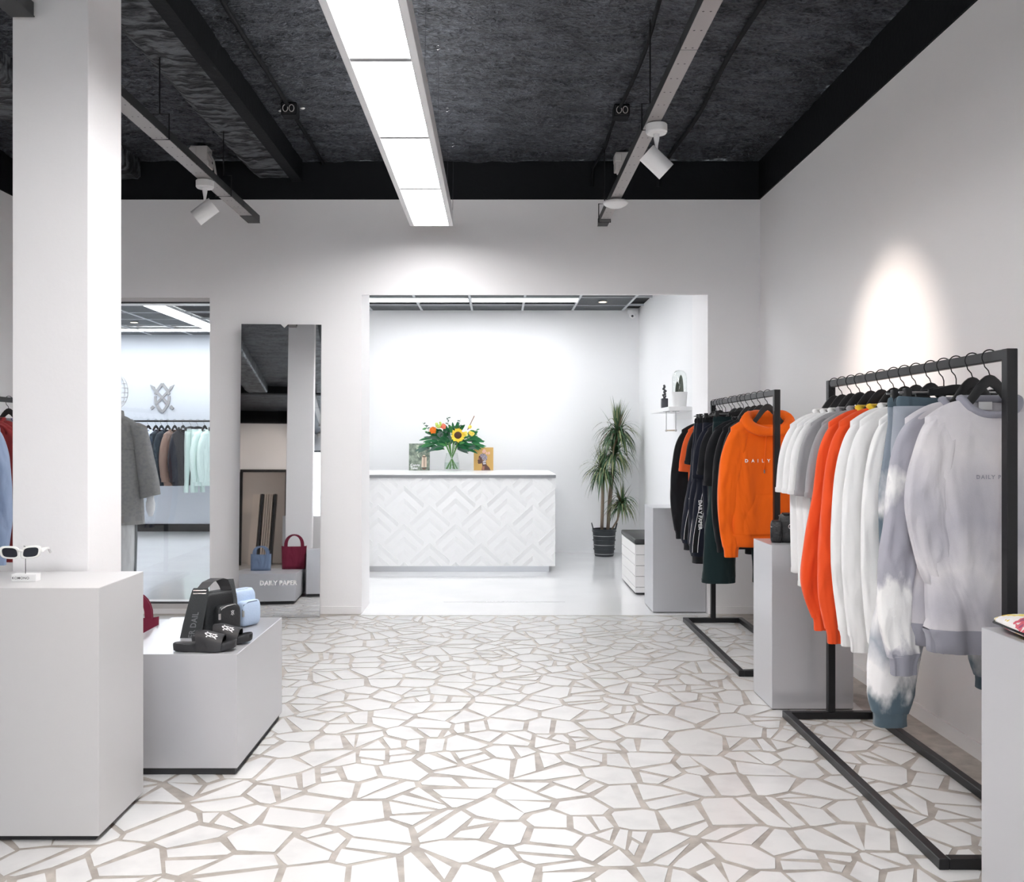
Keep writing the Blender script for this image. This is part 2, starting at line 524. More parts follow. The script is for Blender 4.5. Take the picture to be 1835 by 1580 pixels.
# skirtings
struct('baseboard_back', MB().box(-2.232, -1.053, YB - .01, YB, 0, .058).box(1.635, XR, YB - .01, YB, 0, .058), M_wall)
struct('baseboard_right', MB().box(XR - .01, XR, -12, YB - .01, 0, .07), M_wall)

def ceiling():
    b = MB()
    def patch(x0, x1, y0, y1, st, amp):
        nx = max(2, int((x1 - x0) / st)); ny = max(2, int((y1 - y0) / st))
        vs = []
        for j in range(ny + 1):
            for i in range(nx + 1):
                x = x0 + (x1 - x0) * i / nx; y = y0 + (y1 - y0) * j / ny
                d = noise.fractal(Vector((x * 5.5, y * 13, 0.3)), 0.8, 2.2, 4) * amp
                d += noise.noise(Vector((x * 1.7, y * 2.3, 7))) * amp * 0.7
                vs.append((x, y, ZC + min(.03, d)))
        fs = [(j * (nx + 1) + i, (j + 1) * (nx + 1) + i, (j + 1) * (nx + 1) + i + 1, j * (nx + 1) + i + 1) for j in range(ny) for i in range(nx)]
        b.add(vs, fs)
    patch(XL, XR, 2.6, YB, .026, .016)
    patch(XL, XR, -4.0, 2.6, .06, .016)
    patch(XL, XR, -12.2, -4.0, .12, .012)
    o = b.build('ceiling', M_ceiling, smooth=True)
    tag(o, kind='structure')
    s = MB().box(-5.2, XR + .2, -12.2, 7.7, ZC + .06, ZC + .16).build('slab', M_blackpaint, o)
    # downstand concrete joist with ragged arrises, left of the panel light
    def joist(xa, xb, za, ya, yb, seed):
        rs = []
        n = int((yb - ya) / .05)
        for k in range(n + 1):
            y = ya + (yb - ya) * k / n
            e = [noise.noise(Vector((y * 6, seed + q, 2))) * .018 for q in range(4)]
            prof = [(xa + e[0] * .5, ZC + .03), (xa + e[1], za + .03 + e[2] * .5), (xa + .05 + e[2], za + e[0] * .3)]
            for q in range(1, 7):
                u = q / 7
                prof.append((xa + .05 + (xb - xa - .07) * u, za + noise.noise(Vector((u * 9, y * 5, seed))) * .010 + noise.noise(Vector((u * 2, y * 11, seed))) * .006))
            prof += [(xb - .02 + e[3], za + e[1] * .3), (xb + e[3] * .5, za + .02 + e[0]), (xb + e[1] * .3, ZC + .03)]
            rs.append([(px_, y, pz_) for px_, pz_ in prof])
        m = MB()
        n2 = len(rs[0])
        m.add([p for r in rs for p in r], [(i * n2 + j, i * n2 + j + 1, (i + 1) * n2 + j + 1, (i + 1) * n2 + j) for i in range(len(rs) - 1) for j in range(n2 - 1)])
        return m.build('joist', M_concrete_black, o, smooth=0.8)
    joist(-1.88, -1.56, 3.37, -3.6, 7.1, 1.0)
    MB().box(-1.585, -1.505, -3.6, 7.12, 3.345, ZC).build('steel_beam', M_blackpaint, o)
    joist(-3.15, -2.75, 3.36, -3.6, 7.1, 5.0)
    MB().box(XL, XR, -3.9, -3.7, 3.36, ZC).build('cross_beam', M_blackpaint, o)
    # surface conduits
    for x, yy0, yy1, r in ((-1.335, 2.6, 7.12, .013), (.79, 2.6, 6.7, .012), (1.30, 2.6, 7.0, .014)):
        P = []
        for k in range(40):
            y = yy0 + (yy1 - yy0) * k / 39
            P.append((x + noise.noise(Vector((y * .9, x * 3, 0))) * .035, y, ZC - .028 + noise.noise(Vector((y * 1.5, x, 4))) * .006))
        if x > .7: P.append((x - .05, YB - .03, ZC - .06)); P.append((x - .055, YB - .02, ZC - .2))
        MB().tube(P, r, 8).build('conduit', M_blackpaint, o, smooth=True)
    return o
ceiling()

# square column behind the tall plinth
struct('wall_column', MB().box(-1.843, -1.555, 3.5, 3.81, 0, ZC), M_wall, bevel=.003)

# shop window to the rear room
def window1():
    r = empty('window_1', (-2.84, 7.2, 0.03)); tag(r, kind='structure')
    x0, x1, z0, z1 = -3.45, -2.232, .035, 2.455
    M_fr = mat('window_aluminium', (0.62, 0.60, 0.59), 0.35, metal=0.3)
    f = MB()
    f.box(x0, x1, 7.17, 7.22, z1 - .03, z1); f.box(x0, x1, 7.17, 7.22, z0, z0 + .04)
    f.box(x0, x0 + .02, 7.17, 7.22, z0 + .04, z1 - .03); f.box(x1 - .006, x1, 7.17, 7.22, z0 + .04, z1 - .03)
    f.build('window_frame', M_fr, r)
    MB().box(x0 + .02, x1 - .006, 7.175, 7.215, z1 - .038, z1 - .03).build('gasket', M_kick, r)
    MB().box(x0 + .02, x1 - .006, 7.175, 7.215, z0 + .04, z0 + .05).build('gasket', M_kick, r)
    MB().box(x0 + .02, x1 - .006, 7.192, 7.200, z0 + .05, z1 - .038).build('pane', M_pane, r)
window1()

def window2():
    r = empty('window_2', (-.14, -12.1, .2)); tag(r, kind='structure')
    f = MB()
    for x in (-2.32, -.87, .56, XR - .06):
        f.box(x, x + .06, -12.13, -12.05, .2, 3.05)
    f.box(-2.32, XR, -12.13, -12.05, .2, .26); f.box(-2.32, XR, -12.13, -12.05, 2.99, 3.05)
    f.build('window_frame', M_black_metal, r)
    for a, c in ((-2.26, -.87), (-.81, .56), (.62, XR - .06)):
        MB().box(a, c, -12.095, -12.085, .26, 2.99).build('pane', M_pane, r)
window2()

# rear room
ZR = 2.90
def rear_room():
    struct('wall_rear_back', MB().box(-2.05, 1.85, 11.05, 11.2, 0, ZR + .1).box(-2.2, -2.05, 11.05, 13.8, 0, ZR + .1), M_wall_rear)
    struct('wall_rear_right', MB().box(1.70, 1.85, 7.72, 11.05, 0, ZR + .1), M_wall_rear)
    struct('wall_rear_left', MB().box(-6.6, -6.45, 7.59, 13.8, 0, ZR + .1).box(-6.45, XL - .2, 7.45, 7.59, 0, ZR + .1), M_wall_rear)
    struct('wall_rear_far', MB().box(-6.45, -2.2, 13.6, 13.8, 0, ZR + .1), mat('pale_blue_plaster', (0.57, 0.605, 0.66), 0.7))
    struct('baseboard_rear', MB().box(-6.45, -2.2, 13.575, 13.6, .0, .11), M_blackpaint)
    c = struct('ceiling_rear', MB().box(-6.5, 1.8, 7.55, 13.7, ZR + .03, ZR + .1), M_blackpaint)
    # dark tiles in a pale grid
    x_lines = [-6.3 + .6 * i for i in range(14)]
    y_lines = [7.63 + .6 * i for i in range(11)]
    gx0 = -6.3
    base = None
    for i in range(13):
        for j in range(10):
            x = gx0 + .6 * i; y = 7.63 + .6 * j
            if y > 10.9 and x > -2.7: continue
            if x > 1.65: continue
            # panel light fields carry no tile
            if (9.9 <= y + .3 <= 10.45 or 8.2 <= y + .3 <= 8.6) and -1.55 < x + .3 < .9: continue
            if -4.15 < x + .3 < -3.55: continue
            if y + .3 > 12.7 and y + .3 < 13.0 and x < -3.6: continue
            if base is None:
                base = MB().box(.012, .588, .008, .592, 0, .012).build('ceiling_tile', M_tile_dark, c)
                o = base
            else:
                o = base.copy(); col.objects.link(o)
            o.matrix_parent_inverse = Matrix.Identity(4)
            o.location = (x, y, ZR + .004)
    for i in range(14):
        x = gx0 + .6 * i
        if x > 1.7: continue
        MB().box(x - .012, x + .012, 7.6, 11.04 if x > -2.1 else 13.59, ZR - .006, ZR + .02).build('grid_bar', M_grid, c)
    for j in range(11):
        y = 7.63 + .6 * j
        MB().box(-6.45, 1.69 if y < 11.04 else -2.2, y - .006, y + .006, ZR - .003, ZR + .02).build('grid_bar', M_grid, c)
    # recessed panel lights
    def panel(x0, x1, y0, y1, label):
        r = empty('panel_light', ((x0 + x1) / 2, (y0 + y1) / 2, ZR - .012), label=label, cat='light', group='panel lights of the rear ceiling')
        f = MB().box(x0, x1, y0, y0 + .012, ZR - .010, ZR + .02).box(x0, x1, y1 - .012, y1, ZR - .010, ZR + .02)
        f.box(x0, x0 + .012, y0 + .012, y1 - .012, ZR - .010, ZR + .02).box(x1 - .012, x1, y0 + .012, y1 - .012, ZR - .010, ZR + .02)
        f.build('frame', M_white_frame, r)
        MB().box(x0 + .012, x1 - .012, y0 + .012, y1 - .012, ZR - .006, ZR + .01).build('diffuser', M_diffuser_rear, r)
    panel(-1.50, -.31, 10.03, 10.32, 'rear ceiling panel light above the left half of the counter')
    panel(-.29, .90, 10.03, 10.32, 'rear ceiling panel light above the right end of the counter')
    panel(-1.50, -.31, 8.23, 8.52, 'added rear ceiling panel light hidden behind the header, left one')  # this pair is added out of view as fill for the rear room
    panel(-.29, .90, 8.23, 8.52, 'added rear ceiling panel light hidden behind the header, right one')
    names = ['nearest to the glass, added unseen', 'second from the glass, added unseen', 'third from the glass', 'farthest from the glass']  # first two panels are out of view, added to balance the light
    for k in range(4):
        panel(-4.08, -3.81, 7.72 + k * 1.27, 8.97 + k * 1.27, 'panel light in the lengthwise strip behind the shop window, ' + names[k])
    panel(-6.35, -5.02, 12.80, 13.10, 'panel light in the crosswise strip behind the shop window, left one')
    panel(-5.00, -3.70, 12.80, 13.10, 'panel light in the crosswise strip behind the shop window, right one')
    for x, y, lb in ((1.18, 10.3, 'small warm downlight in the rear ceiling near the dome camera'), (-4.77, 12.1, 'small warm downlight seen through the shop window')):
        r = empty('downlight', (x, y, ZR - .012), label=lb, cat='downlight')
        MB().lathe([(.030, 0), (.048, -.002), (.050, -.008), (.050, .0), (.030, .004)], (x, y, ZR - .004), 20).build('trim_ring', M_white_plastic, r, smooth=0.6)
        MB().lathe([(.001, .0), (.030, .0), (.030, .006), (.001, .006)], (x, y, ZR - .008), 16).build('lamp_face', M_spotglow, r)
rear_room()

# ------------------------------------------------------------------ hanging panel light
def hanging_light():
    x0, x1 = -.632, -.320; z = 2.90; L = .97; yend = 6.68; n = 13
    y0 = yend - n * L
    r = empty('hanging_panel_light', (-.5, yend - n * L / 2, z), label='long white hanging light of bright square panels on wires', cat='light')
    f = MB()
    for a, c in ((x0, x0 + .03), (x1 - .03, x1)):
        f.box(a, c, y0, yend, z, z + .10)
    f.box(x0 + .03, x1 - .03, yend - .012, yend, z, z + .10); f.box(x0 + .03, x1 - .03, y0, y0 + .012, z, z + .10)
    f.box(x0 + .03, x1 - .03, y0 + .012, yend - .012, z + .09, z + .10)
    f.build('frame', M_white_frame, r, bevel=.002, seg=1)
    for k in range(n):
        MB().box(x0 + .032, x1 - .032, y0 + k * L + .014, y0 + (k + 1) * L - .014, z + .034, z + .05).build('diffuser', M_diffuser, r)
        if k: MB().box(x0 + .03, x1 - .03, y0 + k * L - .017, y0 + k * L + .017, z + .004, z + .034).build('crossbar', M_crossbar, r)
    MB().box(x0 + .05, x1 - .05, y0 + .1, yend - .1, z + .10, z + .106).build('uplight_cover', M_uplight, r)  # unseen glowing strip, added for the brighter ceiling around the fixture
    for y in (6.65, 5.94, 5.0, 4.1, 2.2):
        for x in (x0 + .004, x1 - .002):
            w = MB().tube([(x, y, z + .10), (x + .004, y + .01, 3.3), (x, y, ZC - .03)], .0014, 5).build('suspension_wire', M_chrome, r)
            P = [(x + .012 * math.cos(a), y, ZC - .03 + .012 * math.sin(a)) for a in [2 * math.pi * i / 12 for i in range(12)]]
            g = MB().tube(P, .0022, 5, closed=True).build('eye_bolt', M_chrome, r, smooth=True)
            subpart(g, w)
hanging_light()

# ------------------------------------------------------------------ cable trays
def cable_tray(x0, x1, yend, ystart, joints, brackets, label):
    z = 2.95; h = .052
    r = empty('cable_tray', ((x0 + x1) / 2, (yend + ystart) / 2, z), label=label, cat='cable tray')
    ys = [ystart] + joints + [yend]
    for a, c in zip(ys[:-1], ys[1:]):
        s = MB()
        s.box(x0, x1, a + .003, c - .003, z, z + .003)
        o = s.build('channel_floor', M_tray, r)
        s = MB().box(x0, x0 + .003, a + .003, c - .003, z + .003, z + h).box(x1 - .003, x1, a + .003, c - .003, z + .003, z + h)
        s.build('channel_side', M_tray_side, r)
    MB().box(x0 - .002, x1 + .002, yend - .22, yend, z - .003, z + .001).build('end_cover', M_tray_side, r)
    for y in brackets:
        w = .006
        b = MB().tube([(x0 - .008, y, z - .006), (x1 + .008, y, z - .006), (x1 + .008, y, z + .13), (x0 - .008, y, z + .13)], .0045, 6, closed=True).build('stirrup', M_black_metal, r)
        rod = MB().tube([((x0 + x1) / 2, y, z + .13), ((x0 + x1) / 2, y, ZC + .01)], .004, 6).build('threaded_rod', M_black_metal, r)
        subpart(rod, b)
cable_tray(.752, .822, 6.89, -6.0, [-3.6, -1.15, 1.3, 3.78], [6.75, 4.74, 2.6, 0.4, -2.4, -5], 'perforated grey cable tray hanging right of the panel light')
cable_tray(-1.835, -1.75, 6.79, 3.83, [6.35], [6.03, 4.89, 3.95], 'perforated grey cable tray running from the column to the back wall')
cable_tray(-1.835, -1.75, 3.48, -6.0, [-3.6, -1.15, 1.3], [2.2, -.4, -2.6, -5], 'perforated cable tray at the shop front, seen only in the mirror')

# ------------------------------------------------------------------ tray spotlights
def spotlight(x, y, aim, label, power=1.0, size=38, blend=0.6):
    zt = 2.95
    a = Vector(aim).normalized()
    r = empty('tray_spotlight', (x, y, zt - .05), label=label, cat='spotlight', group='white tray spotlights')
    MB().lathe([(.050, 0), (.054, -.004), (.054, -.040), (.048, -.048), (.001, -.050)], (x, y, zt - .004), 28).build('canopy', M_white_plastic, r, smooth=0.6)
    MB().tube([(x, y, zt - .05), (x, y, zt - .075), (x, y, zt - .11), (x, y, zt - .165)], [.016, .0145, .0085, .0065], 12).build('arm', M_white_plastic, r, smooth=0.7)
    c = Vector((x, y, zt - .195))
    rot = Vector((0, 0, 1)).rotation_difference(a).to_matrix()
    def T(prof, n=28, caps=(True, True)):
        m = MB()
        rs = [[c + rot @ Vector((rr * math.cos(2 * math.pi * j / n), rr * math.sin(2 * math.pi * j / n), zz)) for j in range(n)] for rr, zz in prof]
        return m.rings(rs, *caps)
    T([(.040, -.055), (.046, -.070), (.050, -.070), (.050, .070), (.046, .070), (.042, .056)], caps=(False, False)).build('lamp_can', M_white_plastic, r, smooth=0.6)
    T([(.001, -.055), (.0405, -.055)], caps=(False, False)).build('rear_cap', M_kick, r)
    T([(.001, .055), (.0425, .055)], caps=(False, False)).build('lamp_face', M_spotglow, r)
    ld = bpy.data.lights.new('spot_lamp', 'SPOT')
    ld.energy = SPOT_W * power; ld.color = (1.0, .86, .74); ld.spot_size = math.radians(size); ld.spot_blend = blend
    ld.shadow_soft_size = .035
    lo = bpy.data.objects.new('spot_lamp', ld)
    lo.location = c + a * .078 - Vector(r.location)
    lo.rotation_euler = a.to_track_quat('-Z', 'Y').to_euler()
    lo.parent = r
    col.objects.link(lo)
spotlight(.806, 4.66, (1.0, .10, -.92), 'white tray spotlight aimed at the right wall above the clothes rail', 2.4, 58, 1.0)
spotlight(-1.80, 5.67, (-1.0, -.10, -.80), 'white tray spotlight left, lit and turned towards the left wall', .8, 44, 0.9)
spotlight(-1.80, 2.05, (1.0, .75, -1.7), 'added unseen tray spotlight above the tall plinth, aimed across the floor', 1.6, 62, 0.8)  # added out of view, to throw the plinth shadows to the right
spotlight(-1.80, -5.2, (-1.3, -2.1, -.25), 'added unseen tray spotlight at the shop front aimed at the doorway wall', 2.0, 44, 0.9)  # added out of view, for the warm pool on the doorway wall

def smoke_detector():
    r = empty('smoke_detector', (.79, 6.14, 2.928), label='round white lens-shaped sensor disc under the right cable tray', cat='sensor')
    MB().lathe([(.001, -.034), (.045, -.028), (.075, -.012), (.086, .002), (.080, .010), (.040, .019), (.001, .020)], (.79, 6.14, 2.928), 32, False, False).build('disc', M_white_plastic, r, smooth=True)
    MB().lathe([(.020, .0), (.020, .021)], (.79, 6.14, 2.928), 14).build('stem', M_white_plastic, r)
smoke_detector()

def junction_box(x, y, w, h, label, cable=None):
    z = ZC - .02
    r = empty('driver_box', (x, y, z), label=label, cat='driver box', group='grey driver boxes on the ceiling')
    MB().box(x - w / 2, x + w / 2, y - .06, y + .06, z - h, z).build('body', M_grey_plastic, r, bevel=.006)
    MB().box(x - w / 2 - .006, x - w / 2 + .045, y - .066, y + .03, z - h * .55, z - h * .1).build('cover', M_grey_plastic, r, bevel=.004)
    MB().box(x - w / 2 + .02, x + w / 2 + .012, y - .07, y + .05, z - h - .012, z - h * .78).build('terminal_cover', M_grey_plastic, r, bevel=.004)
    if cable:
        MB().tube(cable, .0085, 8).build('cable', M_grey_plastic, r, smooth=True)
junction_box(-2.17, 6.75, .125, .14, 'grey driver box with a hanging cable, left ceiling', [(-2.085, 6.66, 3.43), (-2.05, 6.66, 3.36), (-2.02, 6.62, 3.24), (-1.97, 6.58, 3.14), (-1.80, 6.50, 2.97)])
junction_box(.93, 6.9, .10, .13, 'grey driver box beside the right cable tray')

def ceiling_socket(x, y, label, chipped):
    r = empty('ceiling_socket', (x, y, ZC), label=label, cat='socket', group='black sockets on the ceiling')
    MB().box(x - .05, x + .05, y - .05, y + .05, ZC - .085, ZC - .005).build('box', M_blackpaint, r, bevel=.006)
    f = MB().box(x - .045, x + .045, y - .056, y - .050, ZC - .08, ZC - .015)
    f.build('face_plate', M_black_metal, r, bevel=.003)
    for dx in (-.02, .02):
        P = [(x + dx + .016 * math.cos(2 * math.pi * i / 14), y - .058, ZC - .048 + .022 * math.sin(2 * math.pi * i / 14)) for i in range(14)]
        MB().tube(P, .0025, 5, closed=True).build('socket_ring', M_grey_plastic, r)
    if chipped:
        rnd = random.Random(3)
        for k in range(7):
            cx, cy = x + rnd.uniform(-.09, .1), y + rnd.uniform(-.02, .12)
            MB().ball((cx, cy, ZC - .012), rnd.uniform(.008, .016), 6, 4, (1.3, 1, .5)).build('plaster_chip', M_wall, r)
ceiling_socket(-1.33, 5.92, 'black ceiling socket with chipped plaster around it, left of the panel light', True)
ceiling_socket(.80, 5.95, 'black ceiling socket on the conduit beside the right cable tray', False)
# ------------------------------------------------------------------ plinths and fixed furniture
def plinth(name, x0, x1, y0, y1, z1, label, m, gap=.022, bottom=.0, kick=.02, cat='plinth', seam=True):
    r = empty(name, ((x0 + x1) / 2, (y0 + y1) / 2, 0), label=label, cat=cat)
    MB().box(x0, x1, y0, y1, gap, z1).build('body', m, r, bevel=.0025, seg=2)
    MB().box(x0 + kick, x1 - kick, y0 + kick, y1 - kick, 0.0026, gap).build('recessed_base', M_kick, r)
    return r
plinth('display_plinth', -1.90, -1.335, 3.085, 3.475, .8545, 'tall pale grey plinth in front of the column carrying white sunglasses', M_plinth_light)
plinth('low_plinth', -1.58, -1.045, 3.70, 4.47, .489, 'low silver-grey plinth carrying bags and black slides', M_plinth, gap=.03, kick=.012)
plinth('low_plinth', -2.25, -1.62, 3.92, 5.50, .28, 'lowest grey plinth under the maroon tote, mostly hidden behind the column', M_plinth, gap=.03)
plinth('metal_pedestal', 1.216, 1.63, 7.19, 7.60, .818, 'silver pedestal standing empty in the wide opening', M_plinth, gap=.006, kick=.004)
plinth('metal_pedestal', 1.372, 1.78, 4.60, 4.93, .823, 'silver pedestal between the two clothes rails with a black bag', M_plinth, gap=.006, kick=.004)
plinth('metal_pedestal', 1.372, 1.80, 2.19, 2.61, .82, 'silver pedestal at the right picture edge with a printed pouch', M_plinth, gap=.006, kick=.004)

# ------------------------------------------------------------------ counter with chevron relief
def counter():
    x0, x1, y0, y1 = -1.95, .592, 9.40, 10.75
    r = empty('sales_counter', ((x0 + x1) / 2, 10.05, 0), label='white sales counter with raised chevron pattern and grey edge', cat='counter')
    M_c = mat('counter_white', (0.80, 0.80, 0.80), 0.45)
    M_ct = mat('counter_top_white', (0.82, 0.82, 0.82), 0.25)
    M_edge = mat('counter_grey_edge', (0.24, 0.24, 0.25), 0.4, metal=.2)
    MB().box(x0, x1, y0 + .008, y1, .06, .962).build('body', M_c, r)
    MB().box(x0 + .03, x1 - .06, y0 + .04, y1 - .04, 0.0, .06).build('plinth_base', M_steel, r)
    MB().box(x0 - .005, x1 + .006, y0 - .008, y1 + .004, .962, .990).build('edge_band', M_edge, r)
    MB().box(x0 - .005, x1 + .006, y0 - .006, y1 + .004, .990, 1.0).build('worktop', M_ct, r, bevel=.002)
    # chevrons: stepped scales, each arm a wedge proud at its upper edge
    px, pz = .525, .39
    zlo, zhi = .062, .960
    def clip2(poly, ax, v, keep_less):
        out = []
        for k in range(len(poly)):
            a, b = poly[k], poly[(k + 1) % len(poly)]
            ia = (a[ax] <= v) if keep_less else (a[ax] >= v)
            ib = (b[ax] <= v) if keep_less else (b[ax] >= v)
            if ia: out.append(a)
            if ia != ib:
                t_ = (v - a[ax]) / (b[ax] - a[ax])
                out.append((a[0] + (b[0] - a[0]) * t_, a[1] + (b[1] - a[1]) * t_))
        return out
    slope = .9
    for row in range(-1, 6):
        for c in range(-1, 6):
            cx = -1.80 + px * c + (px / 2 if row % 2 else 0) + .062
            top = .30 + row * pz / 2
            for nest in range(3):
                hw = .205 - nest * .068; tz = top - nest * .128
                wd = .055; dep = .017 - nest * .004
                for sgn in (-1, 1):
                    mb = MB()
                    quad = [(cx, tz), (cx + sgn * hw, tz - hw * slope), (cx + sgn * (hw - .012), tz - hw * slope - wd * .8), (cx, tz - wd)]
                    q = quad
                    for ax, v, kl in ((0, x0, False), (0, x1, True), (1, zlo, False), (1, zhi, True)):
                        if len(q) >= 3: q = clip2(q, ax, v, kl)
                    if len(q) < 3: continue
                    def d(p):
                        u = (tz - slope * abs(p[0] - cx) - p[1]) / wd
                        return dep * max(0.0, 1 - max(0.0, u)) + .0006
                    n = len(q)
                    vs = [(p[0], y0 + .008 - d(p), p[1]) for p in q] + [(p[0], y0 + .0085, p[1]) for p in q]
                    mb.add(vs, [tuple(range(n)), tuple(range(2 * n - 1, n - 1, -1))] + [(k, k + n, (k + 1) % n + n, (k + 1) % n) for k in range(n)])
                    mb.build('chevron_arm', M_c, r)
counter()

# ------------------------------------------------------------------ slatted storage seat
def seat_box():
    x0, x1, y0, y1 = 1.20, 1.69, 8.01, 8.87
    r = empty('storage_bench', ((x0 + x1) / 2, (y0 + y1) / 2, 0), label='white plank bench box with black seat pad beside the plant', cat='bench')
    M_pl = mat('whitewashed_plank', (0.74, 0.725, 0.72), 0.55, bump=(30, .1, 3), stretch=(1, 1, 8))
    MB().box(x0 + .012, x1, y0 + .012, y1 - .012, .012, .43).build('carcass', M_kick, r)
    z = .02
    for h in (.05, .094, .094, .094, .09):
        MB().box(x0, x0 + .012, y0, y1, z, z + h - .004).build('plank', M_pl, r, bevel=.0015, seg=1)
        MB().box(x0 + .012, x1, y0, y0 + .012, z, z + h - .004).build('plank', M_pl, r, bevel=.0015, seg=1)
        z += h
    MB().box(x0 - .006, x1, y0 - .008, y1 + .004, .442, .487).build('seat_pad', mat('black_leatherette', (.022, .022, .024), .35), r, bevel=.014, seg=3, smooth=0.6)
seat_box()

# ------------------------------------------------------------------ leaning mirror
def mirror():
    w, h = .607, 2.24
    r = empty('leaning_mirror', (-1.652, 6.975, .003), label='tall frameless mirror leaning on the wall beside the opening', cat='mirror')
    r.rotation_euler = (math.radians(-3.0), 0, math.radians(4.4))
    out = [(-w / 2, 0), (w / 2, 0), (w / 2, h), (.05, h), (.022, h - .028), (-.006, h), (-w / 2, h)]
    MB().prism(out, 'y', .0, .022).build('backing_board', mat('mirror_edge', (.55, .55, .55), .5), r, local=True)
    MB().prism([(x * .998, max(.002, z - .001)) for x, z in out], 'y', -.004, -.0005).build('mirror_glass', M_mirror, r, local=True)
    vs, fs, tw, th = text_geo('DAILY PAPER', .047, .0016, 1.02)
    MB().add([(x - .005, -.00415, z + .263) for x, z in vs], fs).build('lettering', M_letter_white, r, local=True, fix=False)
mirror()

# ------------------------------------------------------------------ clothes racks
RAILZ = 1.62
def rack(y0, y1, xf, width, label, name='clothes_rack'):
    """flat floor frame, two end posts and a top rail, square tube"""
    t_ = .034; hb = .034
    xb = xf + width; xm = (xf + xb) / 2
    r = empty(name, (xm, (y0 + y1) / 2, 0), label=label, cat='clothes rack', group='black square-tube clothes racks')
    z0 = .0026
    MB().box(xf, xf + t_, y0, y1, z0, z0 + hb).build('base_rail', M_black_metal, r, bevel=.002, seg=1)
    MB().box(xb - t_, xb, y0, y1, z0, z0 + hb).build('base_rail', M_black_metal, r, bevel=.002, seg=1)
    MB().box(xf + t_, xb - t_, y0, y0 + t_, z0, z0 + hb).build('base_crossbar', M_black_metal, r, bevel=.002, seg=1)
    MB().box(xf + t_, xb - t_, y1 - t_, y1, z0, z0 + hb).build('base_crossbar', M_black_metal, r, bevel=.002, seg=1)
    for ya in (y0, y1 - t_):
        MB().box(xm - t_ / 2, xm + t_ / 2, ya, ya + t_, z0 + hb, RAILZ + t_ / 2).build('post', M_black_metal, r, bevel=.002, seg=1)
    MB().box(xm - .013, xm + .013, y0 + t_, y1 - t_, RAILZ - t_ / 2, RAILZ + t_ / 2).build('top_rail', M_black_metal, r, bevel=.002, seg=1)
    return xm
RX1 = rack(2.885, 4.475, 1.385, .46, 'black clothes rack in front with white, orange and tie-dyed garments')
RX2 = rack(5.24, 6.82, 1.375, .44, 'black clothes rack at the back with black garments and an orange hoodie')
RX3 = rack(5.2, 6.75, -3.53, .46, 'black clothes rack by the left wall, mostly hidden behind the column')
# ------------------------------------------------------------------ hangers and garments
_hanger_cache = {}
def hanger(x, y, rz, label, group, clips=False, z=RAILZ):
    r = empty('clothes_hanger', (x, y, z), rz, label, 'hanger', group)
    key = clips
    if key not in _hanger_cache:
        R = .0255
        P = [(R * math.cos(a), 0, R * math.sin(a)) for a in [math.radians(q) for q in range(-20, 221, 16)]]
        P += [(-.016, 0, -.030), (-.004, 0, -.043), (0, 0, -.056), (0, 0, -.078)]
        hk = MB().tube(P, .0021, 6).build('hook', M_wire, r, smooth=True, local=True)
        if not clips:
            top = []; bot = []
            for k in range(25):
                u = -1 + 2 * k / 24; a = abs(u)
                x_ = u * .165
                zt = -.056 - .088 * smoothstep(.0, .62, a) - .060 * max(0, a - .3)
                th = .052 - .030 * smoothstep(.1, .9, a)
                top.append((x_, zt)); bot.append((x_, zt - th + (.014 * (1 - a / .25) if a < .25 else 0)))
            m = MB()
            n = 25
            rs = []
            for k in range(25):
                u = -1 + 2 * k / 24
                yy = -.006 * u * u
                (xa, za), (xb_, zb) = top[k], bot[k]
                d = .0065
                rs.append([(xa, yy - d * .6, za), (xa, yy + d * .6, za), (xa, yy + d, za - .006), (xb_, yy + d, zb + .006), (xb_, yy + d * .6, zb), (xb_, yy - d * .6, zb), (xb_, yy - d, zb + .006), (xa, yy - d, za - .006)])
            m.rings(rs)
            bd = m.build('shoulder_bar', M_hanger, r, local=True, smooth=0.7)
            parts = [hk, bd]
        else:
            m = MB(); rs = []
            for k in range(13):
                u = -1 + 2 * k / 12; a = abs(u); x_ = u * .10; zt = -.075 - .018 * smoothstep(0, 1, a); th = .036 - .018 * a
                rs.append([(x_, -.006, zt), (x_, .006, zt), (x_, .006, zt - th), (x_, -.006, zt - th)])
            m.rings(rs)
            bd = m.build('shoulder_bar', M_hanger, r, local=True, smooth=0.7)
            rod = MB().tube([(-.205, 0, -.103), (.205, 0, -.103)], .0035, 8).build('clip_rod', M_steel, r, local=True)
            parts = [hk, bd, rod]
            for s in (-1, 1):
                c = MB().box(s * .175 - .013, s * .175 + .013, -.013, .013, -.142, -.088).build('clip', M_hanger, r, local=True, bevel=.004)
                parts.append(c)
        _hanger_cache[key] = parts
    else:
        for p in _hanger_cache[key]:
            q = p.copy(); q.parent = r; q.matrix_parent_inverse = Matrix.Identity(4); col.objects.link(q)
    return r

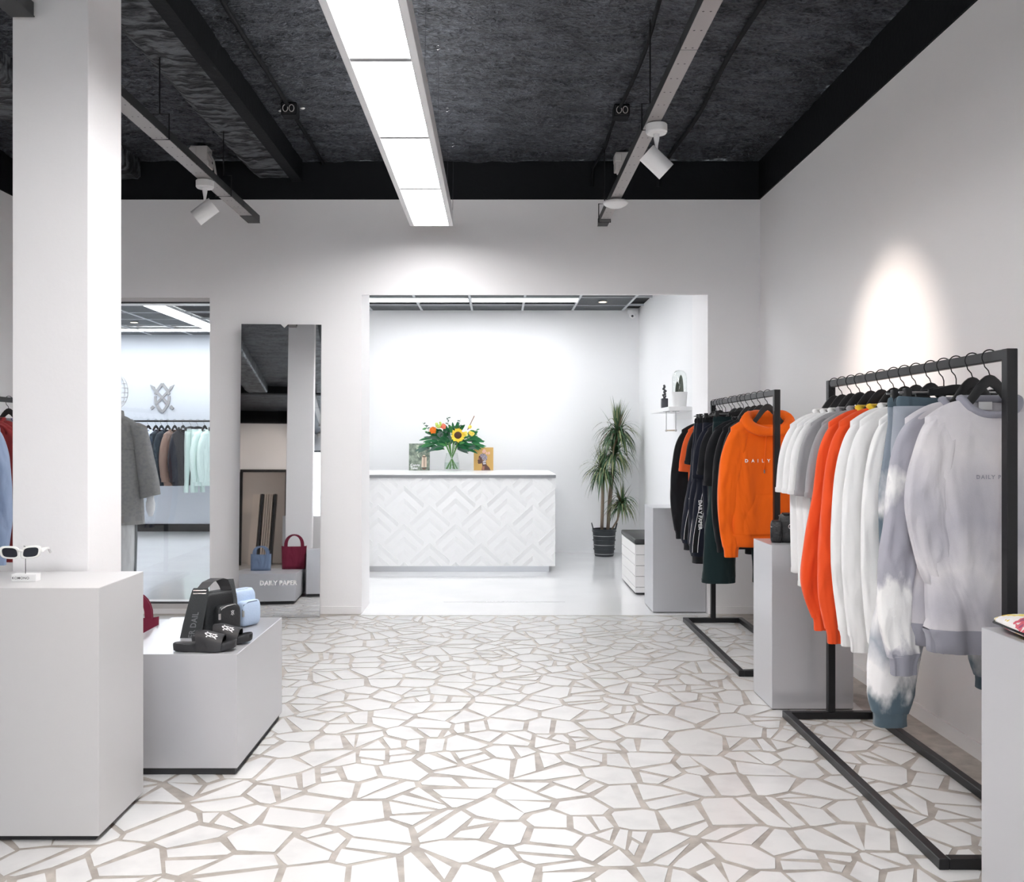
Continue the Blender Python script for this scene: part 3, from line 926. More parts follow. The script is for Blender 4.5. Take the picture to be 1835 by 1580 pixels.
def make_top(name, label, cat, group, pos, rz, m, trim=None, seed=0, hem=-.91, sleeve='short', hood=False, hemband=False,
             sx=1.0, sleeve_len=None, neck_m=None, pocket=False, chest=None, collar=True, lower=None, res=1.0, folds=1.0, openfront=False, sleeve_m=None, depth=1.0, tagm=None, elbow=0.0):
    """a shirt, sweatshirt or hoodie on a hanger; local origin at the rail, front faces -y"""
    r = empty(name, pos, rz, label, cat, group)
    trim = trim or m; sleeve_m = sleeve_m or m
    N = int(64 * res) // 2 * 2
    NV1, NV2 = max(4, int(9 * res)), max(8, int(44 * res))
    zsh = -.196; ztop = -.140
    drop = .055 if collar else .03
    def prof(v):
        if v < .25:
            s_ = v / .25
            a = (.094 + .120 * s_ ** .9) * sx; z = ztop + (zsh - ztop) * s_ ** 1.5
            b = .036 + .004 * s_
        else:
            s_ = (v - .25) / .75
            a = (.214 + .006 * math.sin(s_ * 3.1) - .008 * s_) * sx; z = zsh + (hem - zsh) * s_
            b = .040 + .010 * smoothstep(0, .6, s_)
        return a, b * depth, z
    def fold(x, y, z, side):
        f = folds * smoothstep(-.17, -.70, z)
        n1 = noise.noise(Vector((x * 11 + seed * 3.7, side * 3.1 + seed, z * 1.3)))
        n2 = noise.noise(Vector((x * 5 + seed * 1.3, side * 5.3, z * 3.5 + seed)))
        r1 = 1 - 2.4 * abs(noise.noise(Vector((x * 7.5 + seed * 2.1, side * 4 + seed, z * .9 + x * .8))))
        r2 = 1 - 2.4 * abs(noise.noise(Vector((abs(x) * 6 - z * 5 + seed, side * 3 + seed * 1.9, z * 1.8 + abs(x) * 3))))
        arm = smoothstep(-.20, -.34, z) * (1 - smoothstep(-.45, -.75, z)) * smoothstep(.05, .14, abs(x))
        return (.003 + .013 * f) * n1 + .006 * n2 + .016 * f * r1 + folds * r2 * (.003 + .008 * arm) * (1 - .8 * smoothstep(.13, .19, abs(x)) * smoothstep(-.7, -.4, z))
    def ring(v, push=0.0):
        a, b, z0 = prof(v); pts = []
        for j in range(N):
            th = 2 * math.pi * j / N
            c, s_ = math.cos(th), math.sin(th)
            x = a * math.copysign(abs(c) ** .74, c); y = b * math.copysign(abs(s_) ** .66, s_)
            side = -1 if s_ < 0 else 1
            z = z0
            if v < .25:
                k = (1 - v / .25) ** 1.4
                z -= drop * k * max(0, -s_) ** 1.2
            y += side * abs(s_) ** .5 * (fold(x, y, z, side) + push)
            x *= 1 + .025 * noise.noise(Vector((z * 3, seed, side)))
            pts.append((x, y, z))
        return pts
    rs = [ring(.25 * i / NV1) for i in range(NV1)] + [ring(.25 + .75 * i / NV2) for i in range(NV2 + 1)]
    if lower:
        pass
    body = MB().rings(rs, False, False).build('body', m, r, smooth=True, local=True, fix=False)
    def y_front(x, z):
        s_ = min(1, max(0, (z - zsh) / (hem - zsh))); a, b, _ = prof(.25 + .75 * s_)
        c = min(.999, abs(x) / a) ** (1 / .74); sn = math.sqrt(1 - c * c)
        return -(b * sn ** .66 + sn ** .5 * fold(x, 0, z, -1))
    # sleeves
    if sleeve == 'short':
        sl = sleeve_len or -.52
        path = [(.120, -.196, .040), (.160, -.236, .060), (.188, -.31, .071), (.203, -.40, .074), (.211, sl, .076)]
    else:
        sl = sleeve_len or -1.02
        h_ = (sl + .25)
        path = [(.120, -.196, .040), (.160, -.244, .061), (.190, -.34, .071), (.212, -.25 + h_ * .35, .071), (.226 + elbow * .5, -.25 + h_ * .62, .064), (.222 + elbow, -.25 + h_ * .82, .058), (.212 + elbow * .5, sl, .051)]
    # finer spline of the sleeve axis
    def fine(pts, k):
        out = []
        for i in range(len(pts) - 1):
            p0 = pts[max(0, i - 1)]; p1 = pts[i]; p2 = pts[i + 1]; p3 = pts[min(len(pts) - 1, i + 2)]
            for q in range(k):
                t_ = q / k
                out.append(tuple(.5 * ((2 * p1[d]) + (-p0[d] + p2[d]) * t_ + (2 * p0[d] - 5 * p1[d] + 4 * p2[d] - p3[d]) * t_ * t_ + (-p0[d] + 3 * p1[d] - 3 * p2[d] + p3[d]) * t_ ** 3) for d in range(3)))
        out.append(pts[-1]); return out
    K = max(2, int((8 if sleeve == 'short' else 10) * res)); NS = max(16, int(36 * res)) // 2 * 2
    for sg in (-1, 1):
        P = fine(path, K); rings_ = []; edge = None
        for i, (px_, pz_, pr) in enumerate(P):
            a = P[max(0, i - 1)]; b = P[min(len(P) - 1, i + 1)]
            tx, tz = b[0] - a[0], b[1] - a[1]; L = math.hypot(tx, tz) or 1
            nx_, nz_ = -tz / L, tx / L
            pts = []
            sway = .012 * noise.noise(Vector((pz_ * 3, seed + sg * 4, 1)))
            for j in range(NS):
                th = 2 * math.pi * j / NS
                c, s_ = math.cos(th), math.sin(th)
                wob = 1 + .07 * folds * noise.noise(Vector((c * 1.6 + seed, s_ * 1.6 + sg * 3, pz_ * 7)))
                rd = 1 - 2.4 * abs(noise.noise(Vector((c * 1.3 + pz_ * 4.5 + seed, math.copysign(1, s_) * 2 + sg * 3, pz_ * 5 - c * .8))))
                rv = 1 - 2.4 * abs(noise.noise(Vector((c * 2.1 + seed * 2, math.copysign(1, s_) * 2 + sg * 3, pz_ * 1.4))))
                ra = pr * wob; rb = pr * .46 * depth
                yy = rb * math.copysign(abs(s_) ** .75, s_) + math.copysign(abs(s_) ** .6, s_) * folds * (.009 * rd + .008 * rv)
                pts.append((sg * (px_ + nx_ * ra * math.copysign(abs(c) ** .85, c)) * sx, -.004 + sway + yy, pz_ + nz_ * ra * c))
            rings_.append(pts)
        so = MB().rings(rings_, True, False).build('sleeve', sleeve_m, r, smooth=True, local=True)
        last = rings_[-1]; cx = sum(p[0] for p in last) / NS; cy = sum(p[1] for p in last) / NS; cz = sl
        if sleeve == 'long':
            cr = []
            for q, (dz, k) in enumerate(((.008, 1.02), (.002, 1.03), (-.010, .90), (-.03, .82), (-.062, .80), (-.066, .76))):
                cr.append([(cx + (p[0] - cx) * k, cy + (p[1] - cy) * k * ((1 + (.07 if j % 2 else -.03)) if q > 2 else 1.0), cz + dz + (p[2] - cz) * .2) for j, p in enumerate(last)])
            cu = MB().rings(cr, False, False).build('cuff', trim, r, smooth=True, local=True)
            subpart(cu, so)
        else:
            cr = []
            for dz, k in ((.020, 1.015), (-.001, 1.02), (-.003, .98)):
                cr.append([(cx + (p[0] - cx) * k, cy + (p[1] - cy) * k, p[2] + dz) for p in last])
            cu = MB().rings(cr, False, False).build('sleeve_hem', trim, r, smooth=True, local=True)
            subpart(cu, so)
    # hem band
    if hemband:
        hr = []
        base = rs[-1]
        for q, (dz, k) in enumerate(((.014, 1.015), (.008, 1.03), (-.004, 1.0), (-.03, .955), (-.062, .94), (-.064, .90))):
            hr.append([(p[0] * k, p[1] * k * ((1 + (.05 if j % 2 else -.02)) if q > 2 else 1.0), hem + dz) for j, p in enumerate(base)])
        MB().rings(hr, False, False).build('hem_band', trim, r, smooth=True, local=True)
    else:
        hr = []
        for dz, k in ((.022, 1.012), (-.001, 1.014), (-.004, .985)):
            hr.append([(p[0] * k, p[1] * k, hem + dz) for p in rs[-1]])
        MB().rings(hr, False, False).build('hem', trim, r, smooth=True, local=True)
    # neck
    if collar and not hood:
        loop = [rs[0][j] for j in range(N)]
        P = [(p[0] * 1.0, p[1] * 1.05, p[2] + .006) for p in loop]
        MB().tube(P, .0125, 8, closed=True, flat=1.0).build('collar', neck_m or trim, r, smooth=True, local=True)
        if tagm:
            MB().box(-.022, .022, .026, .0275, ztop - .030, ztop - .004).build('neck_label', tagm, r, local=True)
    if hood:
        n = 40; rings_ = []
        for j in range(n):
            th = 2 * math.pi * j / n; c, s_ = math.cos(th), math.sin(th)
            fr = max(0, -s_); bk = max(0, s_)
            cx, cy = .128 * sx * math.copysign(abs(c) ** .85, c), (.058 + .02 * bk) * s_
            cz = -.150 - .072 * fr ** 1.2 + .006 * bk
            w = .020 + .012 * abs(c) + .010 * bk; hgt = .036 + .010 * abs(c) - .006 * fr + .02 * bk
            pts = []
            dirx, diry = c, s_ * .8
            for q in range(12):
                ph = 2 * math.pi * q / 12
                wob = 1 + .14 * noise.noise(Vector((c * 2 + seed, s_ * 2, q * .6)))
                u = math.cos(ph) * w * wob; v = math.sin(ph) * hgt * wob
                pts.append((cx + dirx * (u + .2 * v * -1), cy + diry * (u - .2 * v), cz + v * .9 - .25 * abs(u)))
            rings_.append(pts)
        rings_.append(rings_[0])
        MB().rings(rings_, False, False).build('hood', m, r, smooth=True, local=True)
        for sg in (-1, 1):
            P = []
            for q in range(9):
                z = -.205 - q * (.030 if sg < 0 else .022)
                x = sg * (.020 + .003 * q * .6)
                P.append((x, y_front(x, z) - .008 - (.02 if q == 0 else 0), z))
            d = MB().tube(P, .0032, 6).build('drawstring', trim, r, smooth=True, local=True)
            MB_ = MB().tube([P[-1], (P[-1][0], P[-1][1], P[-1][2] - .02)], .0042, 6).build('aglet', M_steel, r, local=True)
            subpart(MB_, d)
    if pocket:
        m2 = MB(); nz_, nx_ = 12, 16; vs = []
        zt, zb = hem + .245, hem + .012
        for a in range(nz_ + 1):
            u = a / nz_; z = zt + (zb - zt) * u
            hw = .085 + (.155 - .085) * smoothstep(.0, .75, u)
            for b in range(nx_ + 1):
                x = -hw + 2 * hw * b / nx_
                e = min(1, min(b, nx_ - b) / 1.2, a / 1.0 if a < 2 else 1)
                vs.append((x, y_front(x, z) - .003 - .006 * e, z))
        m2.add(vs, [(a * (nx_ + 1) + b, (a + 1) * (nx_ + 1) + b, (a + 1) * (nx_ + 1) + b + 1, a * (nx_ + 1) + b + 1) for a in range(nz_) for b in range(nx_)])
        m2.build('kangaroo_pocket', m, r, smooth=True, local=True, fix=False)
    if chest:
        txt, size, z, mm, sp = chest[:5]
        dx = chest[5] if len(chest) > 5 else 0
        vs, fs, tw, th = text_geo(txt, size, size * .03, sp)
        MB().add([(x + dx, y_front(x + dx, z + zz) - .0035, z + zz) for x, zz in vs], fs).build('chest_lettering', mm, r, local=True, fix=False)
    return r

def make_pants(name, label, group, pos, rz, m, bottom=-1.2, jogger=True, seed=0, flare=0.0, trim=None, tape=False, res=1.0, sx=1.0, cat='trousers', spread=.0):
    r = empty(name, pos, rz, label, cat, group)
    trim = trim or m
    zt = -.116; N = int(26 * res); NV = int(34 * res)
    # waistband with gathers
    wb = []
    for dz, k in ((0, .97), (-.004, 1.0), (-.022, 1.02), (-.040, 1.0)):
        pts = []
        for j in range(56):
            th = 2 * math.pi * j / 56; c, s_ = math.cos(th), math.sin(th)
            g = 1 + (.10 if j % 2 else -.06)
            pts.append((.198 * sx * k * math.copysign(abs(c) ** .8, c), .026 * k * g * math.copysign(abs(s_) ** .8, s_), zt + dz - .014 * (1 - abs(c)) * (1 if s_ < 0 else .4)))
        wb.append(pts)
    MB().rings(wb, False, False).build('waistband', trim, r, smooth=True, local=True)
    for sg in (-1, 1):
        rings_ = []
        for i in range(NV + 1):
            u = i / NV; z = zt - .036 + (bottom - (zt - .036)) * u
            cx = .098 + .012 * smoothstep(0, .35, u) + (.055 + spread) * smoothstep(.25, 1, u)
            w = .104 + .012 * math.sin(min(1, u * 3) * math.pi / 2) - (.040 - flare) * smoothstep(.3, 1, u)
            if jogger and u > .95: w *= 1 - .22 * (u - .95) / .05
            d = .032 + .012 * smoothstep(0, .3, u)
            pts = []
            for j in range(N):
                th = 2 * math.pi * j / N; c, s_ = math.cos(th), math.sin(th)
                wob = 1 + .13 * noise.noise(Vector((c * 1.5 + seed, s_ * 1.7 + sg * 5, z * 4))) + .06 * noise.noise(Vector((c * 4, s_ * 4 + seed, z * 9)))
                pts.append((sg * sx * (cx + w * wob * math.copysign(abs(c) ** .85, c)), d * wob * math.copysign(abs(s_) ** .85, s_) + .012 * noise.noise(Vector((z * 2, seed, sg))), z))
            rings_.append(pts)
        lg = MB().rings(rings_, True, False).build('trouser_leg', m, r, smooth=True, local=True)
        last = rings_[-1]; cx = sum(p[0] for p in last) / N; cy = sum(p[1] for p in last) / N
        if jogger:
            cr = []
            for dz, k in ((.004, 1.0), (-.004, .90), (-.020, .88), (-.045, .90), (-.047, .85)):
                cr.append([(cx + (p[0] - cx) * k, cy + (p[1] - cy) * k * (1 + (.09 if j % 2 else -.05)), bottom + dz) for j, p in enumerate(last)])
            subpart(MB().rings(cr, False, False).build('cuff', trim, r, smooth=True, local=True), lg)
        else:
            cr = [[(cx + (p[0] - cx) * k, cy + (p[1] - cy) * k, bottom + dz) for p in last] for dz, k in ((.025, 1.012), (-.001, 1.014), (-.004, .97))]
            subpart(MB().rings(cr, False, False).build('leg_hem', trim, r, smooth=True, local=True), lg)
        if tape:
            # lettered tape down the front of the leg, near the outer seam
            mt = MB(); ml = MB(); me_ = MB()
            def front(x, z):
                u = (z - (zt - .036)) / (bottom - (zt - .036)); i = min(NV - 1, max(0, int(u * NV)))
                best = min((p for p in rings_[i] if p[1] < .004), key=lambda p: abs(p[0] - x))
                best3 = min(p[1] for q_ in rings_[max(0, i - 1):min(NV, i + 2) + 1] for p in q_ if abs(p[0] - x) < .03)
                best2 = min((p for p in rings_[min(NV, i + 1)] if p[1] < .004), key=lambda p: abs(p[0] - x))
                return min(best[1], best2[1], best3)
            def axis(z):
                u = (z - (zt - .036)) / (bottom - (zt - .036))
                cxx = .098 + .012 * smoothstep(0, .35, u) + (.055 + spread) * smoothstep(.25, 1, u)
                return sg * sx * (cxx + .050)
            hw = .021; n = 40; vs = []
            for k in range(n + 1):
                z = -.17 + (bottom + .03 + .17) * k / n
                xa = axis(z); y = front(xa, z) - .002
                for dx in (-hw, hw): vs.append((xa + dx, y, z))
            mt.add(vs, [(2 * k, 2 * k + 1, 2 * k + 3, 2 * k + 2) for k in range(n)])
            tp = mt.build('tape', M_black_metal if False else trim, r, local=True, fix=False)
            for e in (-1, 1):
                vs = []
                for k in range(n + 1):
                    z = -.17 + (bottom + .03 + .17) * k / n
                    xa = axis(z) + e * (hw - .003); y = front(axis(z), z) - .0034
                    for dx in (-.0018, .0018): vs.append((xa + dx, y, z))
                me_.add(vs, [(2 * k, 2 * k + 1, 2 * k + 3, 2 * k + 2) for k in range(n)])
            subpart(me_.build('tape_edge_line', M_letter_white, r, local=True, fix=False), tp)
            vs0, fs0, tw, th_ = text_geo('DAILY PAPER', .034, .0012, 1.0)
            z = -.19 - tw / 2
            while z - tw / 2 > bottom + .04:
                ml.add([(axis(z) - b_, front(axis(z), z - a_) - .0050, z - a_) for a_, b_ in [(q[0], -q[1]) for q in vs0]], fs0)
                z -= tw + .045
            subpart(ml.build('tape_lettering', M_letter_white, r, local=True, fix=False), tp)
    return r

F_white = fabric('white_cotton', (.80, .80, .805))
F_white2 = fabric('white_fleece', (.82, .82, .82))
F_grey = fabric('grey_cotton', (.31, .305, .32))
F_coral = fabric('coral_orange_fleece', (.80, .085, .018))
F_orange = fabric('bright_orange_fleece', (.86, .135, .006))
F_tee_orange = fabric('orange_cotton', (.78, .12, .03))
F_black = fabric('black_cotton', (.012, .0125, .015))
F_navy = fabric('blue_black_cotton', (.010, .012, .022))
F_green = fabric('dark_green_twill', (.010, .024, .026))
F_yellow = fabric('yellow_label', (.80, .55, .04))
F_lav = rgb(188, 186, 194); F_lt = rgb(226, 224, 227); F_slate = rgb(98, 110, 122)
TD_body = tie_dye('tie_dye_body', rgb(186, 184, 192), rgb(218, 214, 216), rgb(168, 168, 178), [(0.0, 'b'), (.22, 'l'), (.40, 'b'), (.52, 'l'), (.66, 'b'), (.78, 'l'), (.92, 'd')], 4.5)
TD_sleeve = tie_dye('tie_dye_sleeve', rgb(172, 171, 181), rgb(238, 237, 236), rgb(140, 146, 158), [(0.0, 'b'), (.28, 'b'), (.34, 'l'), (.40, 'b'), (.55, 'b'), (.585, 'l'), (.71, 'l'), (.75, 'b')], 8)
TD_pants = tie_dye('tie_dye_trousers', rgb(160, 166, 176), rgb(232, 230, 230), rgb(82, 98, 108), [(0.0, 'b'), (.28, 'b'), (.35, 'l'), (.42, 'd'), (.55, 'd'), (.62, 'l'), (.72, 'b'), (.80, 'l'), (.86, 'l'), (.90, 'd'), (1.0, 'd')], 6)
TD_pants2 = tie_dye('tie_dye_trousers_rear', rgb(128, 138, 150), rgb(228, 227, 228), rgb(88, 104, 115), [(0.0, 'd'), (.10, 'b'), (.30, 'b'), (.36, 'l'), (.42, 'd'), (.56, 'd'), (.64, 'l'), (.76, 'l'), (.84, 'd')], 6)
F_slate_f = fabric('slate_jersey', rgb(112, 126, 138))
F_rib = fabric('grey_rib', rgb(150, 150, 160))
F_rib_dark = fabric('slate_rib', rgb(84, 100, 110))

def rack_front():
    X = RX1; rnd = random.Random(2)
    ys = [4.41, 4.31, 4.20, 4.10, 3.98, 3.87, 3.75, 3.65, 3.55, 3.43, 3.33, 3.24, 3.13, 3.02]
    def j(): return rnd.uniform(-.05, .05)
    G = 'garments on the front clothes rack'; H = 'hangers on the front clothes rack'
    def hang(k, rz, what, clips=False): hanger(X, ys[k], rz, 'black hanger holding the ' + what, H, clips)
    tee = [('white T-shirt at the far end of the front rack', 'farthest white T-shirt of the front rack'),
           ('white T-shirt second from the far end of the front rack', 'second white T-shirt of the front rack'),
           ('white T-shirt next to the grey T-shirts on the front rack', 'white T-shirt beside the grey ones')]
    for k, (lb, hl) in enumerate(tee):
        a = j(); hang(k, a, hl)
        make_top('t_shirt', lb, 'T-shirt', G, (X, ys[k], RAILZ), a, F_white, seed=k + 1, hem=-.90 - .01 * k - (.04 if k == 1 else 0), res=.8, depth=.75, folds=.75)
    for k, (lb, hl) in ((3, ('grey T-shirt hanging directly behind another grey T-shirt', 'rear grey T-shirt')), (4, ('grey T-shirt hanging in front of the coral sweatshirts', 'front grey T-shirt'))):
        a = j(); hang(k, a, hl)
        make_top('t_shirt', lb.replace('in front of', 'next to'), 'T-shirt', G, (X, ys[k], RAILZ), a, F_grey, seed=k + 3, hem=-.86, res=.8, depth=.75, folds=.75)
    for k, lb, hl in ((5, 'coral orange sweatshirt with a long drooping sleeve, rear of two', 'rear coral sweatshirt'), (6, 'coral orange sweatshirt hanging beside the white sweatshirts', 'front coral sweatshirt')):
        a = j(); hang(k, a, hl)
        make_top('sweatshirt', lb, 'sweatshirt', G, (X, ys[k], RAILZ), a, F_coral, seed=k + 9, hem=-.88, sleeve='long', hemband=True, sleeve_len=-1.00 if k == 5 else -1.03, neck_m=F_yellow, elbow=.05 if k == 5 else .02, sx=1.04, depth=.8, folds=.8)
    for k, lb, hl in ((7, 'white long-sleeved sweatshirt next to the coral sweatshirt', 'rear white sweatshirt'), (8, 'white sweatshirt, middle one of the three white sweatshirts', 'middle white sweatshirt'), (9, 'white sweatshirt hidden behind the tie-dyed joggers', 'white sweatshirt behind the joggers')):
        a = j(); hang(k, a, hl)
        make_top('sweatshirt', lb, 'sweatshirt', G, (X, ys[k], RAILZ), a, F_white2, seed=k + 15, hem=-.93, sleeve='long', hemband=True, sleeve_len=-1.02, sx=1.0 if k < 9 else .9, depth=.75, folds=.75)
    a = -.03; hang(10, a, 'rear tie-dyed joggers', True)
    make_pants('joggers', 'slate and white tie-dyed joggers, rear pair on clips', G, (X, ys[10], RAILZ), a, TD_pants2, bottom=-1.12, seed=3, trim=F_rib_dark, spread=.0)
    a = .03; hang(11, a, 'front tie-dyed joggers', True)
    make_pants('joggers', 'white and slate tie-dyed joggers with dark gathered cuffs', G, (X, ys[11], RAILZ), a, TD_pants, bottom=-1.225, seed=8, trim=F_rib_dark, spread=.06, sx=1.06)
    a = .02; hang(12, a, 'rear tie-dyed sweatshirt')
    make_top('sweatshirt', 'tie-dyed sweatshirt with a white-patched sleeve, behind the front one', 'sweatshirt', G, (X, ys[12], RAILZ), a, TD_body, seed=31, hem=-.90, sleeve='long', hemband=True, sleeve_len=-1.0, trim=F_rib, sleeve_m=TD_sleeve, sx=1.07, elbow=.02, depth=.8)
    a = -.02; hang(13, a, 'foremost tie-dyed sweatshirt')
    make_top('sweatshirt', 'lavender grey tie-dyed sweatshirt, foremost on the front rack', 'sweatshirt', G, (X, ys[13], RAILZ), a, TD_body, seed=40, hem=-.90, sleeve='long', hemband=True, sleeve_len=-.90, trim=F_rib, sx=.97, elbow=-.085, sleeve_m=TD_body, chest=('DAILY PAPER', .018, -.39, F_rib, 1.3), tagm=M_letter_white)
rack_front()

def rack_back():
    X = RX2; rnd = random.Random(5)
    ys = [6.77, 6.69, 6.59, 6.52, 6.43, 6.27, 6.18, 6.04, 5.96, 5.85, 5.71, 5.58, 5.43]
    G = 'garments on the back clothes rack'; H = 'hangers on the back clothes rack'
    def j(): return rnd.uniform(-.05, .05)
    def top(k, name, lb, hl, m, **kw):
        a = j(); hanger(X, ys[k], a, 'black hanger holding the ' + hl, H)
        make_top(name, lb, kw.pop('cat'), G, (X, ys[k], RAILZ), a, m, depth=.65 if k < 12 else .9, folds=.7 if k < 12 else 1.0, seed=k * 1.7 + 60, res=kw.pop('res', .7), **kw)
    def pants(k, lb, hl, m, **kw):
        a = j(); hanger(X, ys[k], a, 'black clip hanger holding the ' + hl, H, True)
        make_pants('trousers', lb, G, (X, ys[k], RAILZ), a, m, seed=k + 70, res=.8, **kw)
    top(0, 'sweatshirt', 'black long-sleeved sweatshirt at the far end of the back rack', 'farthest black sweatshirt', F_black, cat='sweatshirt', sleeve='long', hemband=True, sleeve_len=-.93, hem=-.86, sx=1.12)
    top(1, 't_shirt', 'orange T-shirt between black garments on the back rack', 'orange T-shirt', F_tee_orange, cat='T-shirt', sleeve_len=-.50, hem=-.84, sx=.97)
    top(2, 't_shirt', 'black T-shirt behind the taped track pants, nearest to the orange T-shirt', 'black T-shirt beside the orange one', F_black, cat='T-shirt', hem=-.85, sx=.9, sleeve_len=-.45)
    pants(3, 'black track pants, rear pair with a lettered side tape', 'rear taped track pants', F_navy, bottom=-1.0, tape=True, trim=F_black, spread=.055)
    pants(4, 'black track pants, middle pair with a lettered side tape', 'middle taped track pants', F_navy, bottom=-1.02, tape=True, trim=F_black, spread=.03)
    pants(5, 'black track pants with white lettered side tape, foremost of three', 'foremost taped track pants', F_navy, bottom=-1.06, tape=True, trim=F_black, spread=.05)
    top(6, 't_shirt', 'black T-shirt directly in front of the taped track pants', 'black T-shirt in front of the track pants', F_navy, cat='T-shirt', hem=-.86, sleeve_len=-.53)
    top(7, 't_shirt', 'black T-shirt beside the dark green trousers', 'black T-shirt beside the green trousers', F_black, cat='T-shirt', hem=-.87, sleeve_len=-.5)
    pants(8, 'dark green wide trousers hanging lowest on the back rack', 'dark green trousers', F_green, bottom=-1.19, jogger=False, flare=.03, spread=.0)
    top(9, 't_shirt', 'black T-shirt in front of the dark green trousers', 'black T-shirt in front of the green trousers', F_black, cat='T-shirt', hem=-.88, sleeve_len=-.56)
    top(10, 'sweatshirt', 'black sweatshirt, rear of the two behind the orange hoodie', 'rear black sweatshirt near the hoodie', F_black, cat='sweatshirt', sleeve='long', hemband=True, hem=-.88, sleeve_len=-.90, sx=.93)
    top(11, 'sweatshirt', 'black sweatshirt directly behind the orange hoodie', 'black sweatshirt behind the hoodie', F_black, cat='sweatshirt', sleeve='long', hemband=True, hem=-.86, sleeve_len=-.86, sx=.90)
    top(12, 'hoodie', 'bright orange hoodie with small white chest lettering', 'orange hoodie', F_orange, cat='hoodie', sleeve='long', hemband=True, hood=True, pocket=True, hem=-.835, sleeve_len=-.895, sx=1.02, res=1.0, chest=('D A I L Y    P A P E R', .026, -.392, M_letter_white, 1.45, .03), elbow=.0)
rack_back()
# ------------------------------------------------------------------ emblem: shield with crossed spears, unit height, centred
def emblem_polys():
    P = []
    def bar(a, b, w):
        d = Vector((b[0] - a[0], b[1] - a[1])); n = Vector((-d.y, d.x)).normalized() * w / 2
        P.append([(a[0] + n.x, a[1] + n.y), (b[0] + n.x, b[1] + n.y), (b[0] - n.x, b[1] - n.y), (a[0] - n.x, a[1] - n.y)])
    w = .092
    # shield sides: upper gable and lower pointed bowl
    for s in (-1, 1):
        pts = [(0, .50), (s * .17, .27), (s * .25, .12)]
        for a, b in zip(pts[:-1], pts[1:]): bar(a, b, w)
        pts = [(s * .245, .06), (s * .245, -.08), (s * .20, -.24), (s * .11, -.38), (0, -.50)]
        for a, b in zip(pts[:-1], pts[1:]): bar(a, b, w)
        bar((s * -.30, .32), (s * .20, -.20), w * .85)
        bar((s * .30, -.29), (s * .40, -.39), w)
        P.append([(s * -.43, .46), (s * -.27, .39), (s * -.25, .27), (s * -.36, .31)])
    return P
EMBLEM = emblem_polys()

def wall_emblem():
    mb = MB(); cx, cz, k = -4.945, 1.97, .42
    m = mat('grey_emblem', (.30, .30, .31), .5)
    for i, q in enumerate(EMBLEM):
        mb.prism([(cx + u * k * .98, cz + w * k) for u, w in q], 'y', 13.585 - i * .0004, 13.60)
    o = mb.build('wall_emblem', m)
    tag(o, 'grey shield and crossed spears emblem on the wall behind the glass', 'emblem')
wall_emblem()

# ------------------------------------------------------------------ garments on the wall rail behind the glass
def far_rail():
    yr = 13.22
    r = empty('wall_rail', (-4.75, yr, RAILZ), label='black clothes rail on the wall behind the shop window', cat='clothes rail')
    MB().tube([(-5.6, yr, RAILZ), (-3.5, yr, RAILZ)], .014, 10).build('rail', M_black_metal, r, smooth=True)
    for x in (-5.55, -4.45, -3.55):
        MB().tube([(x, yr, RAILZ), (x, 13.6, RAILZ)], .010, 8).build('wall_bracket', M_black_metal, r, smooth=True)
    pale = fabric('pale_blue_cotton', (.62, .68, .82)); dark = fabric('dark_teal_cotton', (.028, .042, .055)); brown = fabric('brown_nylon', (.24, .17, .14)); mint = fabric('mint_cotton', (.62, .76, .73)); blk = fabric('charcoal_cotton', (.022, .022, .028))
    G = 'garments on the rail behind the shop window'; H = 'hangers on the rail behind the shop window'
    rows = [(-5.01, 'tee', pale, 'pale blue T-shirt nearest to the mannequin behind the glass', 'leftmost pale blue T-shirt'),
            (-4.90, 'tee', pale, 'pale blue T-shirt beside the dark garments behind the glass', 'right pale blue T-shirt'),
            (-4.82, 'tee', dark, 'dark teal T-shirt on the rail behind the glass', 'dark teal T-shirt'),
            (-4.73, 'ls', dark, 'dark teal long-sleeved jacket on the rail behind the glass', 'dark teal jacket'),
            (-4.63, 'ls', brown, 'brown jacket on the rail behind the glass', 'brown jacket'),
            (-4.51, 'ls', blk, 'charcoal jacket beside the mint trousers behind the glass', 'charcoal jacket'),
            (-4.40, 'pants', mint, 'mint trousers on clips behind the glass, left pair', 'left mint trousers'),
            (-4.30, 'pants', mint, 'mint trousers on clips behind the glass, right pair', 'right mint trousers'),
            (-4.20, 'ls', mint, 'mint long-sleeved top with a black sleeve stripe, left one', 'left mint top'),
            (-4.10, 'ls', mint, 'mint long-sleeved top at the window edge, right one', 'right mint top')]
    for k, (x, kd, m, lb, hl) in enumerate(rows):
        rz = math.radians(66)
        if kd == 'pants':
            hanger(x, yr, math.radians(40), 'clip hanger holding the ' + hl, H, True)
            make_pants('trousers', lb, G, (x, yr, RAILZ), math.radians(40), m, bottom=-1.02, jogger=False, seed=k, res=.5, sx=.42)
        else:
            hanger(x, yr, rz, 'hanger holding the ' + hl, H)
            o = make_top('t_shirt' if kd == 'tee' else 'jacket', lb, 'T-shirt' if kd == 'tee' else 'jacket', G, (x, yr, RAILZ), rz, m, seed=k + 90, hem=-.86, sleeve='short' if kd == 'tee' else 'long', hemband=kd != 'tee', res=.45, sleeve_len=-.45 if kd == 'tee' else -.80)
            if k == 8:
                MB().box(.13, .30, -.060, .052, -.52, -.49).build('sleeve_stripe', F_black, o, local=True)
far_rail()

